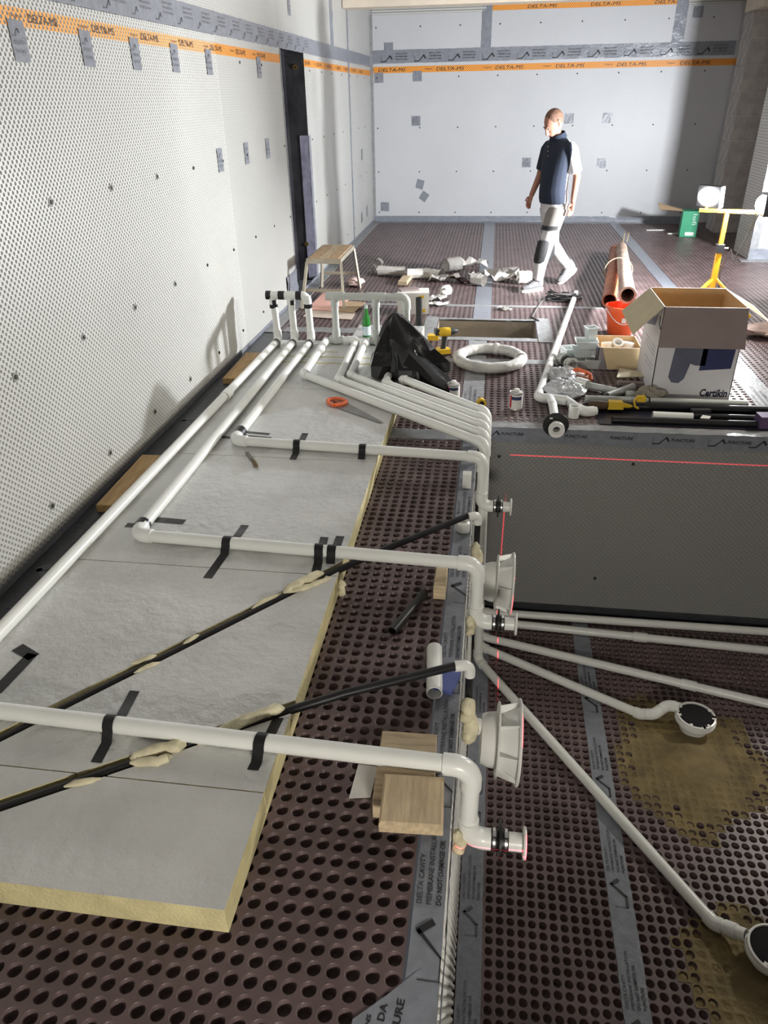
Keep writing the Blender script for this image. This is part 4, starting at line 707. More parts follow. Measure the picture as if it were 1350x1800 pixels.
# pink sheet, cards behind the manifold
def sheet(name, P, m, label, cat, z=.006, th=.004, curl=0.): return solo(name, MB().add([(x, y, z + th + curl * (i % 2)) for i, (x, y) in enumerate(P)] + [(x, y, z + curl * (i % 2)) for i, (x, y) in enumerate(P)], [tuple(range(len(P)))] + [tuple(range(2 * len(P) - 1, len(P) - 1, -1))] + [(i, i + len(P), (i + 1) % len(P) + len(P), (i + 1) % len(P)) for i in range(len(P))]), m, label, cat, smooth=False)
sheet('cardboard_sheet', ((-1.93, 7.50), (-1.40, 7.42), (-1.40, 7.70), (-1.92, 7.75)), mat('pale_card', (.60, .50, .42), .8, var=.08), 'flat pale cardboard piece nearest the manifold on the floor', 'cardboard', .005); sheet('plywood_piece', ((-1.62, 7.72), (-1.42, 7.66), (-1.36, 8.10), (-1.60, 8.18)), CARD, 'flat brown board piece behind the tall riser pipes', 'board', .012); sheet('pink_sheet', ((-1.95, 7.77), (-1.60, 7.72), (-1.58, 8.25), (-1.93, 8.55)), PINK, 'flat pink foam sheet on the floor below the step stool', 'sheet', .006, .012)
solo('pink_offcut', MB().blob((0, 0, .05), (.11, .12, .05), 12, 8, .14, 3), mat('pale_pink', (.86, .66, .60), .7, var=.1), 'pale pink offcut lying behind the step stool legs', 'offcut', (-1.63, 8.98, 0))
# white offcuts and wrappers strewn on the far floor
def scrap(label, x, y, kind, L=.2, r=.05, rz=0., sd=0, z=0., m=PAPER, cat='offcut'):
    q = random.Random(sd); mb = MB()
    if kind == 'tube':
        k = 9; mb.loft([[(-L / 2 + L * i / k, r * math.cos(a) * (1 + q.uniform(-.08, .08)), r * 1.02 + r * math.sin(a) * (1 + q.uniform(-.1, .05))) for a in [2 * math.pi * j / 14 for j in range(14)]] for i in range(k + 1)], False); mb.loft([[(-L / 2 + L * i, .9 * r * math.cos(a), r * 1.02 + .9 * r * math.sin(a)) for a in [-2 * math.pi * j / 14 for j in range(14)]] for i in (0, 1)], False)
    elif kind == 'curl':
        n = 22; pts = [(q.uniform(.9, 1.1) * (r * (1 - .55 * i / n)) * math.cos(i * .42), r + (r * (1 - .55 * i / n)) * math.sin(i * .42)) for i in range(n)]; mb.add([(s * L / 2, a, b) for a, b in pts for s in (-1, 1)], [(2 * i, 2 * i + 1, 2 * i + 3, 2 * i + 2) for i in range(n - 1)]); mb.add([(s * L / 2, a * .97, r + (b - r) * .97) for a, b in pts for s in (-1, 1)], [(2 * i + 2, 2 * i + 3, 2 * i + 1, 2 * i) for i in range(n - 1)])
    else:
        nu, nv = 7, 4; H = [[q.uniform(0, r) for _ in range(nv + 1)] for _ in range(nu + 1)]; J = [[q.uniform(-.02, .02) for _ in range(nv + 1)] for _ in range(nu + 1)]
        for d_ in (0, .003): mb.grid(nu, nv, lambda u, v: (L * (u - .5) + J[round(u * nu)][round(v * nv)], L * .5 * (v - .5) + J[round(u * nu)][round(v * nv)], .004 + d_ + H[round(u * nu)][round(v * nv)]))
    return solo('white_' + ('curl' if kind == 'curl' else 'wrapper' if kind == 'sheet' else 'tube_offcut'), mb, m, label, cat, (x, y, z), rz, 'white offcuts strewn on the far floor', ang=25)
G0 = mat('greyish_paper', (.60, .57, .53), .65, var=.12)
scrap('white curl of plastic at the left end of the strewn offcuts', -1.485, 9.95, 'curl', .07, .075, 1.2, 1); scrap('small white torn wrapper beside the leftmost curl', -1.52, 9.70, 'sheet', .15, .05, .6, 2); scrap('dull white tube offcut left of the wooden batten', -1.25, 9.55, 'tube', .36, .062, -.12, 3, m=G0); scrap('crumpled white sleeve right of the wooden batten', -.93, 9.42, 'tube', .22, .062, .1, 4); scrap('dull white tube offcut right of the crumpled sleeve', -.72, 9.38, 'tube', .24, .065, -.5, 5, m=G0); scrap('torn white wrapper spreading between two tube offcuts', -.56, 9.25, 'sheet', .36, .10, .3, 6, m=G0); scrap('white tube offcut tipped up with a torn end', -.50, 9.90, 'tube', .22, .085, .7, 7); scrap('long crumpled white wrapper at the back of the strewn offcuts', -.30, 10.25, 'sheet', .50, .10, -.12, 8, m=G0); scrap('white folded wrapper left of the floor tape', -.17, 9.45, 'sheet', .20, .09, .5, 9); scrap('white pipe offcut lying nearest on the floor tape', -.145, 9.10, 'tube', .16, .068, 2.6, 10); scrap('heap of tangled white wrapping on the floor tape', .13, 9.42, 'sheet', .42, .14, .2, 11, m=G0); scrap('white tube offcut sticking out of the tangled wrapping', .22, 9.62, 'tube', .22, .055, .5, 12); scrap('small grey wrapper right of the tangled heap', .33, 9.25, 'sheet', .16, .06, 1.2, 13, m=G0); scrap('white curl of plastic beside the small white box', -.50, 8.47, 'curl', .10, .07, .9, 14); scrap('flat white strip of plastic in front of the small curl', -.62, 8.33, 'sheet', .30, .05, .15, 15); scrap('white paper shred on the cross tape', -.55, 8.10, 'sheet', .22, .03, -.2, 16); scrap('tiny white scrap right of the floor tape, near the sump', .16, 7.95, 'sheet', .13, .03, -.6, 17); scrap('white cup-like fitting beside the front shoe', .40, 9.22, 'tube', .16, .075, .25, 18)
solo('dark_wrapper', MB().blob((0, 0, .03), (.12, .05, .03), 12, 8, .2, 6), mat('dark_maroon_film', (.06, .035, .04), .3, var=.3), 'dark crumpled wrapper among the white offcuts', 'wrapper', (-.33, 9.22, 0), -.8)
# long pipe with tee, elbow and wall fitting at the far pool edge
t = thing('skimmer_pipe', 'long loose white pipe ending in an elbow and black-collared fitting over the pool edge', 'pipe', (.55, 6.0, 0)); run(t, [(.962, 8.63, .034), (.392, 5.262, .034), (.575, 5.200, .040)], R=.06); run(t, [(.480, 5.235, .045), (.487, 5.06, .06), (.491, 4.66, .032)], R=.03, sock=.01, er=.032)
MB().tube([(.45, 5.243, .038), (.60, 5.193, .042)], ER, 16).build('tee', PVC, t); MB().lathe([(.028, 0), (.085, .001), (.088, .006), (.085, .012), (.028, .013)], (.491, 4.745, .038), (0, -1, 0), 32).build('puddle_flange', RUB, t); MB().ring(.054, .028, .03, (.491, 4.685, .033), (0, -1, 0), 28).ring(.036, .024, .06, (.491, 4.73, .036), (0, -1, 0), 24).build('end_flange', ABS, t); MB().box((.455, 4.730, .088), (.02, .003, .010)).build('white_mark', PAPER, t)
for k, (a, b) in enumerate((((.935, 8.47), (.90, 8.28)), ((.71, 7.14), (.66, 6.86)), ((.56, 6.26), (.525, 6.06)))): MB().tube([(*a, .035), (*b, .035)], PR * 1.04, 16).build('wrapper_remnant', PAPER, t)
# tangle of straps at the far end of the pipe
t = thing('cable_tangle', 'tangle of dark cable and rag at the far end of the loose white pipe', 'cable', (.80, 8.45, 0)); q = random.Random(9)
for k in range(5): MB().tube([(q.uniform(-.22, .22), q.uniform(-.14, .14), q.uniform(.01, .09)) for _ in range(9)], .009, 7).build('cable', DKG if k % 2 else mat('grey_cable', (.12, .11, .11), .6), t, world=False)
MB().blob((.0, 0, .03), (.16, .10, .03), 12, 7, .2, 4).build('rag', mat('charcoal_rag', (.06, .055, .055), .9, var=.4, vscale=30, bump=.6), t, world=False); MB().tube([(-.22, -.1, .01), (-.30, -.45, .008), (-.36, -.80, .008), (-.30, -.95, .012)], .008, 7).build('loose_end', mat('grey_cable', (.12, .11, .11), .6), t, world=False)
# terracotta pipes, bucket
def clay(label, p0, p1, r, m): t = thing('clay_pipe', label, 'pipe', p0, group='terracotta pipes'); p0, p1 = Vector(p0), Vector(p1); d = (p1 - p0).normalized(); MB().pipe(p0, p1, r, .012, 22).build('pipe', m, t); MB().ring(r * 1.1, r * .98, .07, p1 - d * .07, d, 22).build('collar', m, t); return t
clay('reddish clay pipe leaning behind the dusty one', (1.255, 8.10, .080), (1.70, 11.0, .080), .075, TERRA); c_ = clay('dusty clay pipe with dark open end resting over the orange bucket', (1.73, 10.75, .165), (1.275, 7.20, .345), .072, TERRAD)
MB().tube([Vector((1.475, 9.15, .175)) + Vector((.160 * math.cos(a), .0, .150 * math.sin(a))) for a in [2 * math.pi * i / 18 for i in range(19)]], .006, 6).build('rope', mat('straw_rope', (.45, .33, .18), .9), c_); MB().tube([(1.74, 10.72, .25), (1.78, 10.95, .32), (1.86, 11.1, .30), (1.80, 10.8, .24)], .006, 6).build('rope', mat('straw_rope', (.45, .33, .18), .9), c_)
t = thing('bucket', 'bright orange plastic bucket with a small white sticker', 'bucket', (1.245, 7.17, 0)); MB().lathe([(.115, .001), (.118, .005), (.150, .24), (.160, .242), (.160, .262), (.148, .264), (.143, .24), (.112, .012), (.001, .010)], n=36, caps=False).build('body', BUCK, t, world=False)
k = 6; MB().add([((.128 + .033 * (z / .24)) * math.cos(a), (.128 + .033 * (z / .24)) * math.sin(a), z) for a in [-1.72 + .28 * i / k for i in range(k + 1)] for z in (.13, .175)], [(2 * i, 2 * i + 2, 2 * i + 3, 2 * i + 1) for i in range(k)]).build('sticker', PAPER, t, world=False)
MB().tube([(.16 * math.cos(a), -.16 * abs(math.sin(a)) * .93, .245 - .13 * math.sin(a) ** 2) for a in [math.pi * i / 14 for i in range(15)]], .004, 7).build('handle', PAPER, t, world=False)
# big carton with open flaps
cx0, cx1, cy0, cy1, ch = 1.222, 1.786, 5.412, 6.015, .68; t = thing('carton', 'large open white carton with navy print and Certikin lettering, flaps hanging out', 'box', ((cx0 + cx1) / 2, (cy0 + cy1) / 2, 0)); T = .006
def wallb(nm, pts, m, off):                                           # panel of board with an inside and an outside face
    o_ = Vector(off); mb = MB(); mb.mat(0).add(pts, [(0, 1, 2, 3)]); mb.mat(1).add([Vector(p) + o_ for p in pts], [(3, 2, 1, 0)]); mb.mat(0); a = [Vector(p) for p in pts]; b = [p + o_ for p in a]
    mb.add(a + b, [(i, i + 4, (i + 1) % 4 + 4, (i + 1) % 4) for i in range(4)]); return mb.build(nm, m, t, False)
wallb('front_panel', [(cx0, cy0, 0), (cx1, cy0, 0), (cx1, cy0, ch), (cx0, cy0, ch)], [CARDW, CARDIN], (0, T, 0)); wallb('back_panel', [(cx1, cy1, 0), (cx0, cy1, 0), (cx0, cy1, ch), (cx1, cy1, ch)], [CARDW, CARDIN], (0, -T, 0)); wallb('side_panel', [(cx0, cy1, 0), (cx0, cy0, 0), (cx0, cy0, ch), (cx0, cy1, ch)], [CARDW, CARDIN], (T, 0, 0)); wallb('side_panel', [(cx1, cy0, 0), (cx1, cy1, 0), (cx1, cy1, ch), (cx1, cy0, ch)], [CARDW, CARDIN], (-T, 0, 0)); MB().box(((cx0 + cx1) / 2, (cy0 + cy1) / 2, .012), (cx1 - cx0 - .01, cy1 - cy0 - .01, .01)).build('base', CARDIN, t, False)
wallb('flap', [(cx0 + .005, cy0 - .001, ch), (cx0 - .012, cy0 - .055, ch - .275), (cx1 + .015, cy0 - .055, ch - .275), (cx1 - .002, cy0 - .001, ch)], [CARDIN, CARDD], (0, -.004, 0)); wallb('flap', [(cx0, cy0 + .01, ch), (cx0, cy1 - .01, ch), (cx0 - .19, cy1 - .04, ch - .17), (cx0 - .18, cy0 + .03, ch - .21)], [mat('pale_card_face', (.56, .49, .33), .8, var=.06), CARDIN], (-.002, 0, -.004)); wallb('flap', [(cx1, cy1 - .01, ch), (cx1, cy0 + .01, ch), (cx1 + .22, cy0 + .04, ch - .14), (cx1 + .22, cy1 - .02, ch - .12)], [CARDW, CARDIN], (.002, 0, -.004)); wallb('flap', [(cx1 - .01, cy1, ch), (cx0 + .01, cy1, ch), (cx0 + .03, cy1 + .05, ch - .24), (cx1 - .03, cy1 + .05, ch - .24)], [CARDIN, CARDW], (0, .004, 0))
yf = cy0 - .0012
def prt(P, m, nm): MB().add([(cx0 + x * (cx1 - cx0), yf, z) for x, z in P], [tuple(range(len(P)))]).build(nm, m, t, False)
prt([(.22, .42), (.20, .26), (.19, .17), (.24, .13), (.33, .125), (.39, .16), (.43, .26), (.44, .42)], SLATE, 'print_shape'); prt([(.44, .42), (.43, .275), (.50, .262), (.62, .262), (.62, .42)], SLATE, 'print_shape'); prt([(.56, .42), (.555, .225), (.94, .245), (.955, .42)], NAVY, 'print_shape')
mb = MB(); text_into(mb, 'Certikin', (cx0 + .62 * (cx1 - cx0), yf - .0004, .028), (1, 0, 0), (0, 0, 1), .060, .195, .12, .035); mb.build('lettering', mat('navy_black_ink', (.015, .018, .05), .5), t, False)
mb = MB(); xs = cx0 - .0012
for z0, y0_, w in ((.36, 5.50, .40), (.33, 5.50, .34), (.30, 5.50, .36), (.22, 5.5, .30), (.19, 5.5, .25)): mb.add([(xs, y0_ + w, z0), (xs, y0_, z0), (xs, y0_, z0 + .004), (xs, y0_ + w, z0 + .004)], [(0, 1, 2, 3)])
mb.build('small_print', SLATE, t, False); MB().add([(xs, 5.95, .42), (xs, 5.60, .50), (xs, 5.56, .60), (xs, 5.66, .54), (xs, 5.70, .64), (xs, 5.86, .62)], [(0, 1, 2, 3, 4, 5)]).build('print_shape', SLATE, t, False)
MB().tube([(cx0 - .003, cy0 + .07, .60), (cx0 - .01, cy0 + .03, .55), (cx0 - .004, cy0 - .004, .52)], .003, 6).build('strap', DKG, t)
# small open carton with white fittings, in front of bucket
bx0, bx1, by0, by1, bh = .905, 1.245, 6.06, 6.42, .185; t = thing('small_carton', 'small open cardboard box holding white pipe fittings', 'box', ((bx0 + bx1) / 2, (by0 + by1) / 2, 0)); GS = mat('grey_printed_side', (.30, .28, .30), .6, var=.15)
wallb('front_panel', [(bx0, by0, 0), (bx1, by0, 0), (bx1, by0, bh), (bx0, by0, bh)], [GS, CARDIN], (0, T, 0)); wallb('back_panel', [(bx1, by1, 0), (bx0, by1, 0), (bx0, by1, bh), (bx1, by1, bh)], [CARD, CARDIN], (0, -T, 0)); wallb('side_panel', [(bx0, by1, 0), (bx0, by0, 0), (bx0, by0, bh), (bx0, by1, bh)], [GS, CARDIN], (T, 0, 0)); wallb('side_panel', [(bx1, by0, 0), (bx1, by1, 0), (bx1, by1, bh), (bx1, by0, bh)], [CARD, CARDIN], (-T, 0, 0)); MB().box(((bx0 + bx1) / 2, (by0 + by1) / 2, .012), (bx1 - bx0 - .01, by1 - by0 - .01, .01)).build('base', CARDIN, t, False)
wallb('flap', [(bx0 + .03, by0 - .001, bh), (bx0 + .08, by0 - .05, bh - .165), (bx1 + .0, by0 - .05, bh - .165), (bx1, by0 - .001, bh)], [CARDIN, mat('tan_flap', (.56, .44, .26), .8, var=.08)], (0, -.004, 0)); wallb('flap', [(bx1, by1, bh), (bx1, by0, bh), (bx1 + .03, by0 + .02, bh - .14), (bx1 + .03, by1, bh - .14)], [CARD, CARDIN], (.004, 0, 0))
def fitting(label, p, d, r=.04, L=.10, fl=True, m=ABS):
    p, d = Vector(p), Vector(d).normalized(); t = thing('pipe_fitting', label, 'fitting', p, group='white pipe fittings'); pr = [(r * .8, 0), (r, .002), (r, L)] + ([(r * 1.3, L + .002), (r * 1.3, L + .012)] if fl else []) + [(r * .85, L + (.012 if fl else .0)), (r * .8, L * .4), (.001, L * .35)]; MB().lathe(pr, (0, 0, 0), d, 22, False).build('body', m, t, world=False); MB().ring(r * 1.06, r * .98, .012, d * L * .25, d, 22).build('rim', m, t, world=False); return t
fitting('rounded white fitting at the left of the small box', (1.00, 6.24, .12), (-.1, .2, 1), .048, .055, False); fitting('flared white fitting in the middle of the small box', (1.075, 6.26, .125), (.1, -.55, .9), .036, .06); fitting('rounded white fitting at the right of the small box', (1.165, 6.25, .12), (.1, .1, 1), .046, .055, False)
sheet('cardboard_flap', ((1.02, 5.72), (1.235, 5.70), (1.24, 5.86), (1.06, 5.88)), mat('pale_card_face', (.56, .49, .33), .8, var=.06), 'torn cardboard flap lying in front of the small box', 'cardboard', .05, .004, .02); sheet('cardboard_flap', ((1.03, 5.66), (1.235, 5.64), (1.235, 5.70), (1.02, 5.72)), CARDD, 'darker cardboard piece lying under the torn flap', 'cardboard', .004, .03)
# stacked clear tubs
def tub(label, x, y, z, w, d, h, rz):
    t = thing('plastic_tub', label, 'tub', (x, y, z), rz, 'clear plastic tubs'); mb = MB(); a = [[(sx_ * w / 2 * k, sy * d / 2 * k, zz) for sx_, sy in ((-1, -1), (1, -1), (1, 1), (-1, 1))] for k, zz in ((.8, .001), (1, h), (.96, h), (.77, .006))]; mb.loft(a[:2], False); mb.loft(a[2:], False); mb.loft([a[1], a[2]], False); mb.add(a[0], [(3, 2, 1, 0)]); mb.add(a[3], [(0, 1, 2, 3)]); mb.build('body', CLEAR, t, False, world=False)
    r_ = MB(); r_.loft([[(sx_ * (w / 2 + e), sy * (d / 2 + e), zz) for sx_, sy in ((-1, -1), (1, -1), (1, 1), (-1, 1))] for e, zz in ((.0, h), (.008, h), (.008, h + .006), (0, h + .006))], False); r_.build('rim', CLEAR, t, False, world=False)
tub('clear plastic tub at the bottom left of the tub pile', .755, 6.10, 0, .15, .13, .07, .2); tub('clear plastic tub at the bottom right of the tub pile', .880, 6.12, 0, .11, .15, .075, -.1); tub('clear plastic tub, second layer of the pile', .79, 6.16, .083, .16, .13, .06, .1); tub('clear plastic tub, third layer of the pile', .815, 6.16, .152, .17, .14, .06, .0); tub('clear plastic tub, topmost and narrow on the pile', .845, 6.19, .222, .085, .085, .09, .3); tub('clear plastic tub standing alone left of the pile', .70, 6.28, 0, .12, .12, .11, .4)
fitting('pale grey pipe bend between the long pipe and the tubs', (.62, 6.17, .05), (.4, -.8, .1), .05, .08, False, PVCG); fitting('pale grey socket beside the tubs', (.665, 6.06, .046), (.5, -.7, .05), .044, .06, True, PVCG)
# film bag, packet, fittings and tubes in front
def crumple(c, r, nu, nv, j, sd):
    m = MB().blob(c, r, nu, nv, .10, sd); q = random.Random(sd); m.v = [(p[0] + q.uniform(-j, j), p[1] + q.uniform(-j, j), max(.002, p[2] + q.uniform(-j, j))) for p in m.v]; return m
solo('film_bag', crumple((0, 0, .040), (.150, .165, .048), 30, 16, .012, 5), FILM, 'crumpled clear plastic bag of fittings beside the long white pipe', 'bag', (.595, 5.46, 0), .3, smooth=False); solo('grey_film_bag', crumple((0, 0, .05), (.12, .12, .055), 22, 13, .014, 8), FILM, 'greyish plastic wrapping piled behind the clear bag', 'bag', (.60, 5.74, 0), -.4, smooth=False)
t = thing('strap_packet', 'small box of orange ratchet strap behind the plastic bag', 'packet', (.735, 5.76, 0), -.35); MB().box((0, 0, .03), (.16, .10, .058)).build('box', mat('rust_box', (.36, .16, .09), .5, var=.3, vscale=18), t, False, world=False); MB().box((-.01, -.01, .0605), (.12, .06, .003)).build('label', PAPER, t, False, world=False); MB().tube([(-.08, -.02, .07), (-.02, .03, .085), (.05, .0, .08), (.08, .04, .05), (.10, .0, .02)], .016, 8).build('strap', ORG, t, world=False)
fitting('white elbow end poking out of the clear bag, left one', (.665, 5.50, .045), (.75, -.65, .0), .035, .08, False, PVC); fitting('white elbow end poking out of the clear bag, right one', (.70, 5.58, .05), (.75, -.6, .0), .043, .10, False, PVC)
def tubep(label, p0, p1, r, m=PVCG): return solo('pipe_offcut', MB().pipe(p0, p1, r), m, label, 'pipe')
tubep('grey-white tube offcut pointing away behind its neighbour', (.775, 5.575, .031), (.985, 5.455, .031), .028); tubep('grey-white tube offcut with its open end towards the pool', (.905, 5.345, .031), (1.125, 5.575, .031), .028); tubep('long pale tube lying parallel to the pool edge in front of the carton', (.735, 5.265, .032), (1.87, 5.262, .032), .030)
solo('rag', MB().blob((0, 0, .055), (.11, .07, .055), 20, 12, .20, 12), CLOTH, 'crumpled beige rag at the foot of the big carton', 'rag', (1.20, 5.345, 0), .2, ang=25); fitting('small grey socket beside the rag', (1.10, 5.37, .036), (-1, .1, 0), .033, .06, False, PVCG)
t = thing('pipe_bend', 'white swept bend and socket lying by the pool lip', 'fitting', (.66, 5.05, 0)); run(t, [(.60, 5.22, .036), (.70, 5.00, .036), (.79, 5.03, .036)], R=.05, sock=.03)
solo('pipe_socket', MB().ring(.038, .030, .085, n=24), PVC, 'short white socket standing upright by the pool lip', 'fitting', (.632, 4.985, .001))
# black lengths of conduit and tools along the far lip
for i, (x0, y0_, x1, y1_, z, lb) in enumerate(((.885, 4.905, 3.2, 4.935, .024, 'long black conduit lying nearest the far pool lip'), (1.38, 5.02, 3.3, 5.03, .024, 'long black conduit lying behind the white tube offcut'), (.80, 5.165, 3.3, 5.165, .030, 'thick black conduit lying right behind the others'))): solo('conduit', MB().pipe((x0, y0_, z), (x1, y1_, z), .022 if i < 2 else .028), BLK, lb, 'conduit', group='black conduits along the far lip')
solo('dark_tray', MB().box((1.95, 5.045, .004), (2.3, .36, .006)), mat('dark_blue_sheet', (.02, .021, .035), .3, var=.2), 'dark sheet beneath the black conduits on the far deck', 'sheet'); tubep('white tube offcut lying among the black conduits', (1.165, 4.975, .036), (1.43, 4.968, .036), .031, PVC); sheet('paper_tag', ((1.47, 4.93), (1.53, 4.925), (1.55, 4.97), (1.50, 4.99)), PAPER, 'small white tag among the black conduits', 'tag', .046, .003); solo('conduit_clip', MB().box((0, 0, 0), (.13, .04, .02)), DKG, 'short dark strip lying above the white tag', 'offcut', (1.50, 5.055, .056), .1)
t = thing('multi_tool', 'yellow power tool lying by the pool lip', 'tool', (.90, 5.115, .0), .05); MB().tube([(-.15, 0, .045), (-.10, 0, .05), (-.03, 0, .048)], [.034, .034, .028], 12).build('grip', mat('brown_rubber', (.10, .06, .035), .6, var=.3), t, world=False); MB().box((.03, 0, .055), (.11, .06, .055), taper=.85).build('body', YELT, t, world=False); MB().tube([(.08, 0, .05), (.13, 0, .045), (.15, 0, .043)], [.02, .014, .006], 10).build('nose', YELT, t, world=False)
t = thing('spring_clamp', 'yellow clamp tool standing among the black conduits', 'clamp', (1.105, 5.13, .03), .0); MB().tube([(.02, 0, .09), (-.03, 0, .085), (-.045, 0, .05), (-.035, 0, .01), (-.01, 0, -.005)], .008, 8).build('jaw', YELT, t, world=False); MB().box((.0, 0, .07), (.06, .03, .04)).build('body', YELT, t, world=False); MB().tube([(.02, 0, .09), (.055, 0, .08), (.06, 0, .04)], .007, 8).build('lever', DKG, t, world=False)
solo('purple_pack', MB().box((0, 0, .045), (.16, .10, .088)), PURP, 'purple packet at the right end of the far pool lip', 'packet', (1.92, 4.93, .001), .08)
solo('brown_bundle', MB().blob((0, 0, .06), (.30, .16, .06), 16, 10, .2, 2), mat('dusty_brown_cloth', (.30, .22, .19), .85, var=.2), 'dusty brown bundle on the floor right of the carton', 'bundle', (2.62, 7.15, 0)); solo('yellow_clip', MB().box((0, 0, .03), (.05, .09, .058)), YELT, 'small yellow clip beside the right edge of the carton', 'clip', (1.98, 6.38, .001), .6)
# green carton with loose flap, white strips
t = thing('green_carton', 'green carton with a brown open flap near the back wall', 'box', (3.03, 12.78, 0), -.12); MB().box((0, 0, .19), (.24, .26, .376)).build('body', GRN, t, False, world=False); MB().add([(-.12, -.13, .38), (-.12, .13, .38), (-.50, .10, .47), (-.46, -.16, .40)], [(0, 1, 2, 3)]).add([(-.12, -.13, .374), (-.12, .13, .374), (-.50, .10, .464), (-.46, -.16, .394)], [(3, 2, 1, 0)]).build('flap', CARD, t, False, world=False); MB().box((.02, -.1315, .05), (.13, .003, .05)).build('label', PAPER, t, False, world=False); mb = MB(); text_into(mb, 'lofi', (.035, -.1325, .34), (0, 0, -1), (1, 0, 0), .06, .16, 0, .01); mb.build('lettering', mat('pale_green_print', (.45, .65, .55), .5), t, False, world=False)
for x, y, L, lb in ((2.65, 13.30, .30, 'thin white strip lying near the back wall, left one'), (2.87, 12.95, .20, 'thin white strip lying near the green carton, right one')): solo('white_strip', MB().box((0, 0, .008), (L, .05, .014)), PAPER, lb, 'strip', (x, y, 0), .06, 'white strips by the green carton', False)

# ================================================================== TWIN WORK LAMP ON ITS STAND
LX, LY = 2.235, 8.0; t = thing('work_lamp', 'lit twin-head work lamp on a yellow stand behind the carton', 'lamp', (LX, LY, 0)); LED = mat('lit_lamp_glass', (1, 1, 1), .3, emit=((.97, .98, 1.0), 90))
MB().bar((0, 0, .10), (0, 0, .62), .05, .05, (0, 1, 0)).build('lower_pole', YEL, t, False, world=False); MB().bar((0, 0, .60), (0, 0, .97), .038, .038, (0, 1, 0)).build('upper_pole', YEL, t, False, world=False); MB().box((0, 0, .63), (.07, .07, .08)).build('clamp', DKG, t, world=False); MB().tube([(.03, 0, .63), (.08, 0, .63)], .012, 8).build('clamp_knob', DKG, t, world=False)
for k in range(3): a = math.radians(90 + 120 * k); MB().bar((.02 * math.cos(a), .02 * math.sin(a), .34), (.42 * math.cos(a), .42 * math.sin(a), .012), .03, .02).build('leg', YEL, t, False, world=False)
MB().bar((-.26, 0, .985), (.36, 0, .965), .03, .03).build('crossbar', YEL, t, False, world=False)
MB().tube([(.30, .02, .94), (.16, .03, .50), (.12, .04, .62), (.06, .05, .40), (.10, .05, .10), (.3, .3, .008)], .006, 6).build('cable', DKG, t, world=False)
for k, (x, z, aim) in enumerate(((-.20, 1.105, (-.75, -.66, -.10)), (.30, 1.035, (-.98, .06, -.03)))):
    d = Vector(aim).normalized(); M_ = d.to_track_quat('Y', 'Z').to_matrix(); c = Vector((x, 0, z)); hd_ = MB().box(c - d * .035, (.25, .06, .19), M=M_).build('lamp_head', DKG, t, False, world=False)
    MB().blob(c - d * .006, (.112, .055, .082), 20, 12, R=M_).build('lamp_glass', LED, hd_, True, world=False); MB().bar((x, 0, .985 - .02 * k), tuple(c - d * .04), .02, .02, (0, 1, .1)).build('bracket', YEL, t, False, world=False)
    for j in range(5): MB().box(c - d * .075 + (M_ @ Vector(((j - 2) * .04, 0, 0))), (.008, .03, .13), M=M_).build('cooling_fin', DKG, hd_, False, world=False)
    area_light('work_lamp_light', Vector((LX, LY, 0)) + c + d * .055, Vector((LX, LY, 0)) + c + d, (.2, .14), (45, 370)[k], (.95, .97, 1.0))

# ================================================================== PERSON walking across the far deck
SKIN = mat('skin', (.36, .17, .115), .5, var=.1, vscale=14); HAIR = mat('short_brown_hair', (.16, .085, .055), .7, var=.3, vscale=40, bump=.5, bscale=120); TRO = mat('pale_grey_trousers', (.60, .59, .585), .8, var=.10, vscale=9, bump=.4, bscale=22, dist=.01); KNEE = mat('black_knee_pad', (.025, .025, .027), .7, var=.4, vscale=25); BOOT = mat('grey_boot', (.19, .19, .195), .7, var=.2, vscale=20, bump=.3); SOLE = mat('off_white_sole', (.74, .71, .66), .6, var=.06)
SHIRT = bpy.data.materials.new('navy_polo_with_painted_lit_back'); SHIRT.use_nodes = True; _nt = SHIRT.node_tree; _b = _nt.nodes['Principled BSDF']; _b.inputs['Roughness'].default_value = .85
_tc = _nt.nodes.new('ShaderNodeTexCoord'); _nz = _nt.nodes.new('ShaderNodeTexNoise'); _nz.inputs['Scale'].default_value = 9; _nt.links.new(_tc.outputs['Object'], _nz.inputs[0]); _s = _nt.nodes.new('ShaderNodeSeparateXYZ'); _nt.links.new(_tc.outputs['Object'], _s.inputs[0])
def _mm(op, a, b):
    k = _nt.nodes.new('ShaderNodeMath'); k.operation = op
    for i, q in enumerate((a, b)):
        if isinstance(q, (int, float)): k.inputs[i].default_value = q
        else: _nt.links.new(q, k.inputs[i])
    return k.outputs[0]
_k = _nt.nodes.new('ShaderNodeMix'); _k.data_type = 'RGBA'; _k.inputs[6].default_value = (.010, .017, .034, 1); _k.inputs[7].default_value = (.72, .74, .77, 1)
_edge = _mm('ADD', _mm('SUBTRACT', _s.outputs[0], _mm('MULTIPLY', _s.outputs[1], .36)), _mm('MULTIPLY', _mm('SUBTRACT', _nz.outputs['Fac'], .5), .03)); _nt.links.new(_mm('GREATER_THAN', _edge, .072), _k.inputs[0]); _nt.links.new(_k.outputs[2], _b.inputs['Base Color'])  # white back and sleeve half: glare of the lamp painted into the navy cloth
man = thing('person', 'man in navy polo shirt and pale work trousers walking, looking down', 'person', (.655, 9.05, 0), math.radians(35))
def ell(c, d, w, n=20, tilt=0.): return [Vector((c[0] + d * math.cos(a) * math.cos(tilt), c[1] + w * math.sin(a), c[2] + d * math.cos(a) * math.sin(tilt))) for a in [2 * math.pi * j / n for j in range(n)]]
def remesh(o, v=.011, it=6, f=.5):
    m = o.modifiers.new('join', 'REMESH'); m.mode = 'VOXEL'; m.voxel_size = v; m.use_smooth_shade = True; s = o.modifiers.new('soften', 'SMOOTH'); s.iterations = it; s.factor = f; return o
